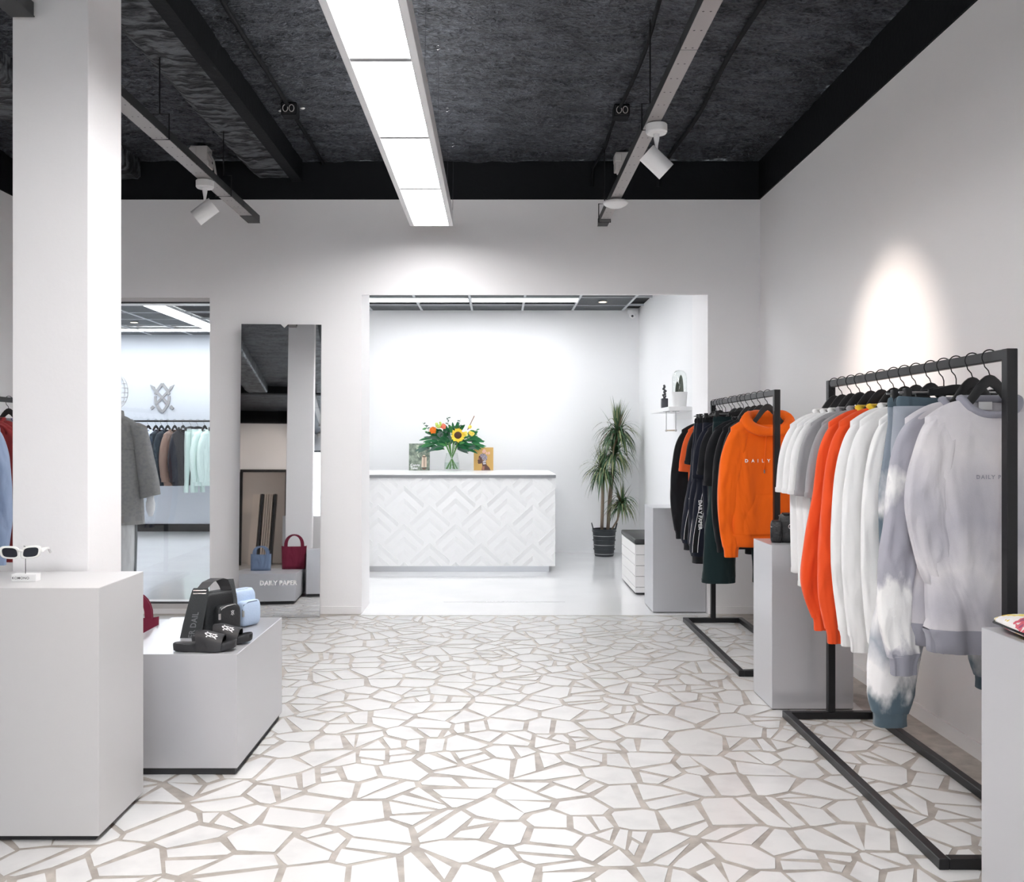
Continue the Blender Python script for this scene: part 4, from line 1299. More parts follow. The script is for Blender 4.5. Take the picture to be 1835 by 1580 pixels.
# ------------------------------------------------------------------ rack by the left wall
def left_rack():
    X = RX3; G = 'garments on the left wall rack'; H = 'hangers on the left wall rack'
    red = fabric('brick_red_wool', (.28, .035, .038)); blue = fabric('light_blue_denim', (.36, .46, .66)); denim = fabric('mid_blue_denim', (.09, .17, .32)); wht = fabric('white_print', (.72, .72, .76), vary=((.12, .12, .35), 40, .5, .56))
    rows = [(6.22, 'white shirt with a small blue print on the left rack', 'white printed shirt', wht), (5.98, 'brick red jacket on the left rack, rear of two', 'rear red jacket', red),
            (5.86, 'brick red jacket on the left rack, next to the denim', 'front red jacket', red), (5.70, 'light blue denim shirt on the left rack', 'light blue denim shirt', blue), (5.54, 'mid blue denim jacket, foremost on the left rack', 'mid blue denim jacket', denim)]
    for k, (y, lb, hl, m) in enumerate(rows):
        hanger(X, y, .02 * k, 'black hanger holding the ' + hl, H)
        make_top('shirt' if k in (0, 3) else 'jacket', lb, 'shirt' if k in (0, 3) else 'jacket', G, (X, y, RAILZ), .02 * k, m, seed=k + 120, hem=-.88, sleeve='long', hemband=True, res=.6, sleeve_len=-.98, sx=1.0 if k < 4 else .72)
left_rack()

# ------------------------------------------------------------------ mannequin behind the glass
def mannequin():
    cx, cy = -3.33, 8.0
    r = empty('mannequin', (cx, cy, 0), label='mannequin in a long grey jacket behind the shop window', cat='mannequin')
    skin = mat('mannequin_white', (.80, .80, .80), .4)
    jk = fabric('grey_gabardine', (.27, .262, .255), .7); tr = fabric('pale_trousers', (.62, .62, .62), .6); trd = fabric('grey_side_panel', (.20, .215, .22), .6)
    def ring(x, y, z, a, b, n=28, ph=0, seed=0, amp=0):
        out = []
        for j in range(n):
            th = 2 * math.pi * j / n
            w = 1 + amp * noise.noise(Vector((math.cos(th) * 1.8 + seed, math.sin(th) * 1.8, z * 2.2)))
            out.append((x + a * w * math.cos(th), y + b * w * math.sin(th), z))
        return out
    # bare form: base plate, legs, torso, neck as one surface each side of the pelvis
    bs = MB().lathe([(.19, 0), (.19, .012), (.02, .016)], (cx, cy, .0005), 28).build('base_plate', M_steel, r)
    body = MB()
    body.rings([ring(cx, cy, z, a, b) for z, a, b in ((.86, .15, .11), (.98, .16, .12), (1.10, .14, .105), (1.25, .16, .115), (1.40, .18, .115), (1.50, .17, .10), (1.55, .09, .07), (1.58, .058, .058), (1.66, .055, .057))])
    body.build('torso', skin, r, smooth=True)
    for s in (-1, 1):
        MB().rings([ring(cx + s * .09 + s * .012 * (1 - z), cy, z, a, a * 1.15, seed=s, amp=.1) for z, a in ((.06, .062), (.10, .075), (.3, .092), (.5, .098), (.7, .102), (.86, .105), (.95, .09))]).build('trouser_leg', tr, r, smooth=True)
        MB().tube([(cx + s * .19, cy - .02, .86), (cx + s * .197, cy - .02, .5), (cx + s * .185, cy - .02, .14)], .016, 8, flat=.35).build('trouser_stripe', trd, r, smooth=True)
        MB().rings([ring(cx + s * .098, cy - .05 + dy, z, a, b) for z, a, b, dy in ((.018, .045, .11, 0), (.04, .047, .115, 0), (.06, .04, .09, .02), (.08, .035, .05, .045))]).build('shoe', skin, r, smooth=True)
    # solid rear half of the head and wire cage face turned to the right
    hc = (cx + .02, cy, 1.79)
    hd = MB(); rr = []
    for k in range(10):
        t_ = k / 9; z = -.14 + .27 * t_; w = math.sqrt(max(.02, 1 - ((z - .02) / .15) ** 2))
        rr.append([(hc[0] - .02 + (.085 * w * math.cos(a) if math.cos(a) < 0 else .012 * math.cos(a)) , hc[1] + .078 * w * math.sin(a), hc[2] + z) for a in [2 * math.pi * j / 20 for j in range(20)]])
    hd.rings(rr).build('head', mat('mannequin_grey_linen', (.48, .48, .47), .8), r, smooth=True)
    wires = MB()
    for q in range(7):
        ph = -math.pi / 2 + math.pi * q / 6
        wires.tube([(hc[0] + .100 * math.cos(ph) * math.sin(t_), hc[1] + .080 * math.sin(ph) * math.sin(t_), hc[2] - .02 + .15 * math.cos(t_)) for t_ in [math.pi * i / 14 for i in range(15)]], .0022, 5)
    for zz in (-.09, -.05, -.01, .03, .07):
        w = math.sqrt(max(.02, 1 - ((zz + .0) / .15) ** 2))
        wires.tube([(hc[0] + .10 * w * math.cos(ph), hc[1] + .08 * w * math.sin(ph), hc[2] - .02 + zz) for ph in [-math.pi / 2 + math.pi * i / 12 for i in range(13)]], .0022, 5)
    wires.build('wire_face', M_white_plastic, r, smooth=True)
    # jacket
    j = MB()
    j.rings([ring(cx, cy, z, a, b, 36, seed=4, amp=am) for z, a, b, am in ((1.56, .085, .075, 0), (1.545, .12, .085, .02), (1.50, .19, .115, .02), (1.44, .215, .13, .03), (1.30, .22, .145, .05), (1.10, .225, .155, .08), (.92, .235, .165, .12), (.75, .245, .175, .14), (.62, .25, .18, .16))], False, False)
    j.build('jacket_body', jk, r, smooth=True)
    y = MB(); y.rings([ring(cx, cy, z, a, b, 36, seed=4, amp=.02) for z, a, b in ((1.53, .155, .105), (1.47, .212, .128), (1.36, .228, .148), (1.27, .236, .158), (1.265, .225, .148))], False, False)
    y.build('jacket_yoke', jk, r, smooth=True)
    for s in (-1, 1):
        path = [(.17, 1.50, .055), (.215, 1.45, .075), (.25, 1.30, .078), (.285, 1.12, .080), (.315, .97, .082), (.325, .86, .084)]
        rs = []
        for i, (px_, pz_, pr) in enumerate(path):
            rs.append([(cx + s * px_ + pr * math.cos(a) * (1 + .1 * noise.noise(Vector((math.cos(a) * 2, pz_ * 5, s)))), cy - .02 + pr * .85 * math.sin(a), pz_ + s * .25 * pr * math.cos(a) * (1 if i else 0)) for a in [2 * math.pi * q / 24 for q in range(24)]])
        sl = MB().rings(rs, True, False).build('jacket_sleeve', jk, r, smooth=True)
        hnd = MB().rings([ring(cx + s * .325, cy - .02, z, a, b, 12) for z, a, b in ((.90, .03, .03), (.84, .03, .025), (.80, .042, .022), (.74, .038, .018), (.69, .018, .012))])
        hnd.build('hand', skin, r, smooth=True)
    MB().rings([ring(cx, cy, z, a, b, 28) for z, a, b in ((1.55, .088, .078), (1.60, .082, .074), (1.605, .074, .066))], False, False).build('jacket_collar', jk, r, smooth=True)
    MB().tube([(cx + .03, cy - .155, 1.50), (cx + .035, cy - .168, 1.2), (cx + .04, cy - .185, .9), (cx + .045, cy - .20, .66)], .006, 6).build('front_placket', jk, r, smooth=True)
mannequin()

# ------------------------------------------------------------------ counter top things
def book(x0, x1, y, z0, h, label, kind):
    r = empty('book', ((x0 + x1) / 2, y, z0), label=label, cat='book', group='books standing on the counter')
    pages = mat('book_pages', (.78, .76, .70), .8) if 'book_pages' not in MATS else MATS['book_pages']
    tilt = .012
    w = x1 - x0
    if kind == 'forest':
        cov = mat('forest_cover', (.12, .155, .125), .5, vary=((.33, .38, .30), 26, .38, .64))
    else:
        cov = mat('ochre_cover', (.56, .34, .10), .5)
    def P(u, v, d): return (x0 + u * w, y - d + tilt * v * 2, z0 + v * h)
    b = MB()
    for d0, d1 in ((.018, .021), (0, .003)):
        b.add([P(0, 0, d0), P(1, 0, d0), P(1, 1, d0), P(0, 1, d0), P(0, 0, d1), P(1, 0, d1), P(1, 1, d1), P(0, 1, d1)], [(0, 1, 2, 3), (4, 7, 6, 5), (0, 4, 5, 1), (1, 5, 6, 2), (2, 6, 7, 3), (3, 7, 4, 0)])
    b.build('cover', cov, r)
    b = MB(); b.add([P(.0, .01, .003), P(.98, .01, .003), P(.98, .99, .003), P(.0, .99, .003), P(.0, .01, .018), P(.98, .01, .018), P(.98, .99, .018), P(.0, .99, .018)], [(0, 1, 2, 3), (4, 7, 6, 5), (0, 4, 5, 1), (1, 5, 6, 2), (2, 6, 7, 3), (3, 7, 4, 0)])
    b.build('pages', pages, r)
    def flat(name, polys, m, d):
        q = MB()
        for p in polys: q.add([P(u, v, d) for u, v in p], [tuple(range(len(p)))])
        q.build(name, m, r, fix=False)
    if kind == 'forest':
        cream = mat('cream_print', (.72, .58, .46), .6); pale = mat('pale_green_print', (.48, .54, .42), .6); brown = mat('brown_print', (.16, .10, .07), .6)
        flat('cover_print', [[(.36, .95), (.48, .95), (.46, .72), (.38, .62)], [(.38, .62), (.46, .6), (.52, .46), (.44, .5)]], pale, .0214)
        flat('cover_print', [[(.60, .12), (.72, .12), (.72, .52), (.63, .52)], [(.75, .12), (.86, .12), (.86, .50), (.75, .52)], [(.66, .52), (.80, .52), (.78, .57), (.68, .57)]], cream, .0216)
        flat('cover_print', [[(.72, .14), (.75, .14), (.75, .5), (.72, .5)], [(.62, .10), (.84, .10), (.80, .03), (.68, .03)], [(.64, .49), (.82, .49), (.80, .53), (.66, .53)]], brown, .0218)
        vs, fs, tw, th = text_geo('Congo\nTales', .040, .0012, 1.0, .85)
        q = MB(); q.add([P(.30 + a / w, .145 + b_ / h, .0219) for a, b_ in vs], fs); q.build('title_lettering', M_letter_white, r, fix=False)
    else:
        sk = mat('dark_brown_print', (.10, .045, .035), .5); wr = mat('violet_wrap_print', (.13, .10, .13), .5, vary=((.40, .36, .42), 120, .45, .55)); pk = mat('pink_print', (.70, .42, .34), .6); sil = mat('silver_print', (.50, .48, .52), .5); warm = mat('warm_highlight_print', (.36, .15, .10), .5)
        face = [(.24, .48), (.19, .44), (.22, .40), (.20, .36), (.24, .28), (.40, .30), (.46, .40), (.44, .56), (.36, .62), (.26, .62), (.25, .54)]
        flat('cover_print', [[(.26, .62), (.25, .54), (.24, .48), (.44, .56), (.36, .66)], [(.24, .48), (.19, .44), (.22, .40), (.44, .40), (.44, .56)], [(.22, .40), (.20, .36), (.24, .28), (.40, .30), (.46, .40)],
                             [(.40, .44), (.62, .44), (.66, .22), (.44, .20)], [(.44, .20), (.66, .24), (.80, .12), (.86, .0), (.40, .0)]], sk, .0214)
        flat('cover_print', [[(.30, .68), (.44, .74), (.58, .72), (.70, .60), (.68, .46), (.58, .40), (.46, .46), (.36, .58)]], wr, .0217)
        flat('cover_print', [[(.42, .82), (.50, .93), (.58, .92), (.64, .82), (.54, .74), (.46, .76)], [(.60, .74), (.66, .82), (.72, .74), (.66, .68)], [(.72, .80), (.82, .82), (.84, .72), (.74, .68)]], pk, .0219)
        flat('cover_print', [[(.46, .40), (.62, .42), (.62, .36), (.46, .34)], [(.47, .32), (.62, .33), (.62, .27), (.48, .26)]], sil, .0220)
        flat('cover_print', [[(.44, .18), (.56, .18), (.54, .02), (.43, .02)], [(.25, .52), (.30, .56), (.30, .46), (.26, .44)]], warm, .0221)
book(-1.015, -.777, 10.60, 1.0, .308, 'green forest cover book standing left of the bouquet', 'forest')
book(-.27, -.045, 10.60, 1.0, .263, 'ochre book with a portrait cover standing right of the bouquet', 'portrait')

def bouquet():
    vx, vy, vz = -.52, 10.55, 1.0
    r = empty('glass_vase', (vx, vy, vz), label='clear glass vase on the counter holding the bouquet', cat='vase')
    MB().lathe([(.085, .0), (.090, .006), (.086, .10), (.070, .165), (.066, .19), (.069, .20), (.066, .20), (.063, .19), (.067, .165), (.082, .10), (.085, .012), (.001, .010)], (vx, vy, vz), 28, False, False).build('vase_wall', M_clear, r, smooth=True)
    MB().lathe([(.083, .013), (.082, .09), (.001, .09)], (vx, vy, vz), 24, False, False).build('water', glass_mat('vase_water', (.90, .97, .93)), r, smooth=True)
    b = empty('bouquet', (vx, vy, vz + .015), label='mixed bouquet with a sunflower, orange blooms and dark green leaves', cat='bouquet')
    rnd = random.Random(8)
    G1 = mat('leaf_dark_green', (.016, .15, .05), .45); G2 = mat('leaf_mid_green', (.06, .27, .07), .5); G3 = mat('leaf_grey_green', (.09, .16, .13), .6); ST = mat('stem_green', (.10, .28, .06), .5)
    neck = Vector((vx, vy, vz + .165))
    # stems in the water, splayed below the tie and fanning out above it
    tips = []
    for k in range(16):
        a = 2 * math.pi * k / 16 + rnd.uniform(-.2, .2)
        bot = Vector((vx + .068 * math.cos(a), vy + .060 * math.sin(a), vz + .018))
        mid = neck + Vector((-.015 * math.cos(a), -.015 * math.sin(a), 0))
        MB().tube([bot, (bot + mid) / 2, mid, mid + Vector((-.07 * math.cos(a), -.06 * math.sin(a), .16))], .0042, 6).build('stem', ST, b, smooth=True)
    def leaf(base, d, L, w, m, up=.0):
        d = Vector(d).normalized(); side = d.cross(Vector((0, -1, .3))).normalized()
        vs = []; n = 6
        for i in range(n + 1):
            t_ = i / n; c = Vector(base) + d * L * t_ + Vector((0, 0, -1)) * (L * .25 * t_ * t_ - up * t_)
            ww = w * math.sin(math.pi * min(.97, t_ * .93 + .05)) ** .8
            nrm = side.cross(d).normalized()
            vs += [tuple(c - side * ww), tuple(c - nrm * ww * .25), tuple(c + side * ww)]
        fs = []
        for i in range(n):
            fs += [(3 * i, 3 * i + 1, 3 * i + 4, 3 * i + 3), (3 * i + 1, 3 * i + 2, 3 * i + 5, 3 * i + 4)]
        return MB().add(vs, fs).build('leaf', m, b, smooth=True, fix=False)
    for k in range(190):
        ang = rnd.uniform(-1.50, 1.50)                # fan, seen from the front
        dep = rnd.uniform(-.5, .5)
        rad = rnd.uniform(.05, .23)
        el = rnd.uniform(.1, 1)
        base = neck + Vector((math.sin(ang) * rad * 1.25, dep * rad,   .07 + math.cos(ang) * rad * 1.05))
        d = Vector((math.sin(ang) * 1.1 + rnd.uniform(-.3, .3), dep - .25 + rnd.uniform(-.3, .3), math.cos(ang) * .8 + rnd.uniform(-.35, .25)))
        leaf(base, d, rnd.uniform(.09, .16), rnd.uniform(.012, .021), rnd.choice([G1, G1, G1, G2, G3]))
    # airy sprigs
    for tip, n in (((-.34, .0, .43), 9), ((-.05, .0, .50), 9), ((.10, .0, .47), 7), ((-.29, .0, .33), 7), ((.30, -.02, .36), 7), ((.33, 0, .22), 6)):
        t_ = Vector((vx, vy, vz + .12)) + Vector(tip)
        s0 = neck + Vector((tip[0] * .3, 0, .08))
        MB().tube([s0, (s0 + t_) / 2 + Vector((0, 0, .02)), t_], [.0028, .002, .001], 5).build('sprig_stem', ST, b)
        for i in range(n):
            q = s0.lerp(t_, .45 + .55 * i / n)
            leaf(q, Vector((rnd.uniform(-1, 1), -.3, rnd.uniform(.1, 1))), .045, .007, G3 if tip[2] > .4 else G2)
    def petals(c, n, r0, L, w, m, name, tilt=.35, ring2=0):
        mb = MB(); c = Vector(c)
        f = Vector((0, -1, .15)).normalized(); u = Vector((1, 0, 0)); v = f.cross(u).normalized()
        for q in range(n):
            a = 2 * math.pi * q / n + rnd.uniform(-.1, .1)
            d = u * math.cos(a) + v * math.sin(a); s = f.cross(d)
            LL = L * rnd.uniform(.85, 1.1)
            p0 = c + d * r0; p1 = c + d * (r0 + LL * .5) + f * tilt * LL * .3; p2 = c + d * (r0 + LL) + f * tilt * LL * .2
            mb.add([tuple(p0 - s * w * .5), tuple(p0 + s * w * .5), tuple(p1 + s * w), tuple(p2), tuple(p1 - s * w)], [(0, 1, 2, 3, 4)])
        return mb.build(name, m, b, fix=False)
    yl = mat('sunflower_yellow', (.86, .60, .04), .6); br = mat('sunflower_brown', (.07, .028, .012), .8, bump=(200, .6, 2)); og = mat('gerbera_orange', (.85, .22, .01), .6); sal = mat('salmon_petal', (.72, .17, .10), .6); lime = mat('lime_bloom', (.55, .68, .16), .7, bump=(90, .6, 3)); ylb = mat('yellow_bloom', (.90, .72, .12), .7, bump=(90, .6, 3)); th = mat('thistle_grey', (.10, .15, .13), .8, bump=(120, .8, 3))
    def at(px_, py_, d=0): return ((px_ - 891) * 10.42 / FPX, 10.42 + d, EYE - (py_ - 788) * 10.42 / FPX)
    c = at(821, 780, -.06)
    petals(c, 22, .036, .050, .012, yl, 'sunflower_petals'); petals((c[0], c[1] + .004, c[2]), 20, .034, .042, .012, yl, 'sunflower_petals')
    MB().ball(c, .043, 18, 8, (1, .35, 1)).build('sunflower_disc', br, b, smooth=True)
    c = at(776, 771, -.02); petals(c, 14, .004, .042, .012, og, 'gerbera_petals', .7); petals((c[0] + .008, c[1] - .01, c[2] + .012), 12, .003, .032, .010, og, 'gerbera_petals', .9)
    c = at(795, 764, -.03); petals(c, 7, .002, .036, .018, sal, 'rose_petals', 1.2); MB().ball(c, .021, 12, 8, (1, 1, 1.3)).build('rose_bud', sal, b, smooth=True)
    for px_, py_, rr, m in ((786, 761, .040, lime), (845, 776, .034, ylb), (834, 777, .028, ylb), (842, 765, .022, ylb), (789, 778, .036, th)):
        c = at(px_, py_, -.02)
        mb = MB()
        for q in range(26):
            v = Vector((rnd.gauss(0, 1), rnd.gauss(0, 1), rnd.gauss(0, 1))).normalized() * rr * .75
            mb.ball((c[0] + v.x, c[1] + v.y, c[2] + v.z), rr * .32, 7, 5)
        mb.build('round_bloom', m, b, smooth=True)
    for px0, py0, px1, py1 in ((757, 769, 765, 767), (838, 770, 850, 745)):
        a = Vector(at(px0, py0)); e = Vector(at(px1, py1))
        if px0 > 800: MB().tube([a, e], .0045, 6).build('bare_twig', mat('brown_twig', (.22, .10, .04), .6), b)
        else: MB().tube([a, (a + e) / 2, e], [.004, .013, .004], 8).build('lily_bud', G2, b, smooth=True)
bouquet()

# ------------------------------------------------------------------ dragon tree in a basket
def dracaena():
    px_, py_ = 1.245, 10.72
    r = empty('potted_dracaena', (px_, py_, 0), label='tall dragon tree with four leaf crowns in a black basket', cat='potted plant')
    basket = mat('black_wicker', (.030, .036, .042), .45, bump=(60, .5, 2), stretch=(1, 1, 4))
    pt = MB().lathe([(.105, .0), (.112, .02), (.135, .30), (.142, .315), (.134, .318), (.128, .29), (.10, .05)], (px_, py_, 0), 32, True, True).build('basket', basket, r, smooth=0.7)
    for k in range(6):
        z = .03 + k * .052; rad = .1125 + .023 * (z / .3)
        subpart(MB().tube([(px_ + (rad + .002) * math.cos(a), py_ + (rad + .002) * math.sin(a), z) for a in [2 * math.pi * i / 32 for i in range(32)]], .0065 if k % 2 else .004, 6, closed=True).build('basket_band', basket if k % 2 else M_steel, r, smooth=True), pt)
    for s in (-1, 1):
        P = [(px_ + s * (.128 + .02 * math.sin(t_)), py_ + .03 * math.cos(t_) - .02, .31 + .075 * math.sin(t_)) for t_ in [math.pi * i / 10 for i in range(11)]]
        subpart(MB().tube(P, .005, 6).build('basket_handle', basket, r, smooth=True), pt)
    MB().lathe([(.001, .285), (.129, .285)], (px_, py_, 0), 20, False, False).build('soil', mat('potting_soil', (.03, .02, .014), .9), r)
    bark = mat('pale_cane', (.26, .20, .15), .8, bump=(80, .5, 3), stretch=(1, 1, 6))
    crowns = [((1.395, 10.70, 1.42), [(1.28, 10.72, .29), (1.30, 10.71, .7), (1.345, 10.70, 1.1), (1.395, 10.70, 1.42)], .40, 150, .012),
              ((1.36, 10.66, 1.17), [(1.29, 10.69, .29), (1.32, 10.67, .7), (1.36, 10.66, 1.17)], .38, 120, .013),
              ((1.225, 10.64, .98), [(1.215, 10.70, .29), (1.22, 10.66, .6), (1.225, 10.64, .98)], .36, 150, .019),
              ((1.435, 10.62, .60), [(1.32, 10.70, .29), (1.39, 10.65, .42), (1.435, 10.62, .60)], .30, 110, .010)]
    rnd = random.Random(4)
    lm = [mat('dracaena_leaf', (.045, .105, .045), .45), mat('dracaena_leaf_pale', (.24, .27, .13), .5), mat('dracaena_leaf_brown', (.12, .085, .05), .6)]
    for c, path, L, n, rad in crowns:
        cane = MB().tube(path, rad, 10).build('cane', bark, r, smooth=True)
        mb = MB()
        for k in range(n):
            a = rnd.uniform(0, 2 * math.pi); el = rnd.uniform(-.2, 1.5)
            mb.cur = rnd.choices([0, 1, 2], [8, 4, 1])[0]
            LL = L * rnd.uniform(.75, 1.15); w = rnd.uniform(.007, .012)
            d = Vector((math.cos(a) * math.cos(el), math.sin(a) * math.cos(el), math.sin(el)))
            p = Vector(c) + Vector((0, 0, rnd.uniform(-.06, .04))); side = d.cross(Vector((0, 0, 1)))
            if side.length < .05: side = Vector((1, 0, 0))
            side.normalize(); vs = []; S = 7
            for i in range(S + 1):
                t_ = i / S
                ww = w * (1 - t_ ** 3) * (.6 + .6 * math.sin(math.pi * min(1, t_ + .2)))
                vs += [tuple(p - side * ww), tuple(p + side * ww)]
                p = p + d * (LL / S)
                d = (d + Vector((0, 0, -1)) * (.26 + .16 * math.cos(el)) * (1.0 if el < 1.15 else .30)).normalized()
            mb.add(vs, [(2 * i, 2 * i + 1, 2 * i + 3, 2 * i + 2) for i in range(S)])
        o = mb.build('leaf_crown', lm, r, smooth=True, fix=False)
        tag(o, kind='stuff')
dracaena()

# ------------------------------------------------------------------ shelf with cacti
def shelf_group():
    x0, x1, y0, y1, z = 1.465, 1.70, 7.86, 8.80, 1.60
    r = empty('wall_shelf', ((x0 + x1) / 2, (y0 + y1) / 2, z), label='white wall shelf in the rear room holding two small plants', cat='shelf')
    MB().box(x0, x1 - .001, y0, y1, z, z + .034).build('board', M_white_plastic, r, bevel=.002)
    MB().box(x1 - .02, x1 - .001, y0 + .05, y1 - .05, z - .06, z).build('wall_cleat', M_white_plastic, r)
    # hanging rod below
    sw = empty('hanging_rod', (1.50, 7.99, z), label='wooden dowel hung on two metal rods below the white shelf', cat='hanging rod')
    for x, y in ((1.478, 8.05), (1.540, 7.94)):
        MB().tube([(x, y, z - .001), (x, y, z - .165)], .0032, 8).build('rod', M_steel, sw)
        MB().box(x - .028, x + .028, y - .012, y + .012, z - .006, z - .001).build('mount_plate', M_steel, sw)
        MB().ball((x, y, z - .168), .011, 12, 8).build('end_knob', M_grey_plastic, sw, smooth=True)
    MB().tube([(1.478, 8.05, z - .168), (1.540, 7.94, z - .168)], .0065, 10).build('dowel', mat('pale_wood', (.45, .38, .30), .6), sw, smooth=True)
    # white pot with cactus under a glass dome
    zz = z + .034; c = (1.575, 7.955, zz)
    p = empty('cactus_pot', c, label='white pot with a cactus under a clear glass dome', cat='potted plant', group='small plants on the wall shelf')
    MB().lathe([(.054, 0), (.057, .006), (.068, .125), (.070, .128), (.064, .128), (.060, .110), (.001, .108)], c, 28, True, False).build('pot', M_white_plastic, p, smooth=0.7)
    g = mat('cactus_green', (.085, .105, .075), .7)
    def cactus(dx, dy, h, rad, ribs=9):
        rs = []
        for i in range(13):
            t_ = i / 12; env = math.sin(math.pi * min(1, .12 + .88 * (1 - t_)) / 2) ** .5 * (1 if t_ < .75 else max(.12, math.sqrt(max(0, 1 - ((t_ - .75) / .25) ** 2))))
            rs.append([(c[0] + dx + rad * env * (1 + .16 * math.cos(ribs * a)) * math.cos(a), c[1] + dy + rad * env * (1 + .16 * math.cos(ribs * a)) * math.sin(a), c[2] + .105 + h * t_) for a in [2 * math.pi * q / (ribs * 4) for q in range(ribs * 4)]])
        MB().rings(rs).build('cactus', g, p, smooth=True)
    cactus(.012, 0, .175, .020); cactus(-.020, -.008, .115, .017); cactus(-.002, -.02, .08, .012)
    MB().lathe([(.062, .112), (.064, .118), (.064, .255), (.055, .292), (.034, .313), (.001, .320), (.001, .317), (.032, .310), (.052, .290), (.061, .255), (.061, .118)], c, 30, False, False).build('glass_dome', M_clear, p, smooth=True)
    # small dark bottle vase with a cactus sprig
    c2 = (1.500, 8.26, zz)
    q = empty('dark_vase', c2, label='small dark square vase with a cactus sprig on the shelf', cat='vase', group='small plants on the wall shelf')
    MB().box(c2[0] - .029, c2[0] + .029, c2[1] - .029, c2[1] + .029, zz, zz + .088).build('bottle', mat('smoky_glass', (.05, .05, .06), .15), q, bevel=.006, smooth=0.6)
    MB().lathe([(.012, .088), (.012, .102), (.015, .105), (.008, .105)], c2, 16, False, True).build('bottle_neck', MATS['smoky_glass'], q, smooth=0.6)
    mb = MB(); rnd = random.Random(2)
    for k in range(11):
        mb.ball((c2[0] + rnd.uniform(-.010, .012), c2[1] + rnd.uniform(-.01, .01), zz + .108 + k * .0092), .011 + rnd.uniform(-.002, .002), 8, 6)
    mb.build('cactus_sprig', mat('dark_cactus', (.055, .06, .062), .7), q, smooth=True)
shelf_group()

def dome_camera():
    c = (1.615, 10.95, 2.893)
    r = empty('dome_camera', c, label='small white dome camera on the rear ceiling corner', cat='camera')
    MB().lathe([(.062, 0), (.064, -.012), (.060, -.040), (.054, -.044)], c, 28).build('housing', M_white_plastic, r, smooth=0.7)
    MB().ball((c[0], c[1] - .004, c[2] - .055), .047, 20, 12, (1, 1, 1)).build('eyeball', M_white_plastic, r, smooth=True)
    d = Vector((-.35, -1, -.55)).normalized(); e = Vector((c[0], c[1] - .004, c[2] - .055)) + d * .043
    MB().tube([e, e + d * .006], .014, 14).build('lens', M_letter_dark, r)
    MB().ball((c[0] + .018, c[1] - .046, c[2] - .066), .006, 8, 6).build('sensor', M_grey_plastic, r)
dome_camera()

def floor_inlay():
    y = 7.68
    r = empty('floor_inlay', (.06, y, .0005), label='thin grey line with lettering set in the white rear floor', cat='floor lettering')
    g = mat('inlay_grey', (.42, .42, .43), .3)
    MB().box(-.447, -.125, y - .006, y + .006, -.002, .0012).build('inlay_bar', g, r)
    MB().box(.235, .563, y - .006, y + .006, -.002, .0012).build('inlay_bar', g, r)
    vs, fs, tw, th = text_geo('DAILY PAPER', .05, .001, 1.0)
    MB().add([(x + .055, y + b, .0012) for x, b in vs], fs).build('inlay_lettering', g, r, fix=False)
floor_inlay()
# ------------------------------------------------------------------ accessories on the plinths
def rbox(mb, cx, cy, cz, w, d, h, rad=.02, n=5, bulge=0.0):
    """soft box: rounded outline in plan and elevation (super-ellipsoid rings)"""
    rs = []; m = 14
    for i in range(m + 1):
        t_ = -1 + 2 * i / m
        e = (1 - abs(t_) ** 6) ** (1 / 6) if abs(t_) < 1 else 0.0
        e = max(e, .80)
        k = 1 + bulge * (1 - t_ * t_)
        pts = []
        for j in range(32):
            a = 2 * math.pi * j / 32; c, s_ = math.cos(a), math.sin(a)
            x = math.copysign(abs(c) ** .35, c) * w / 2 * e; y = math.copysign(abs(s_) ** .35, s_) * d / 2 * e * k
            pts.append((cx + x, cy + y, cz + h / 2 + t_ * h / 2))
        rs.append(pts)
    return mb.rings(rs)

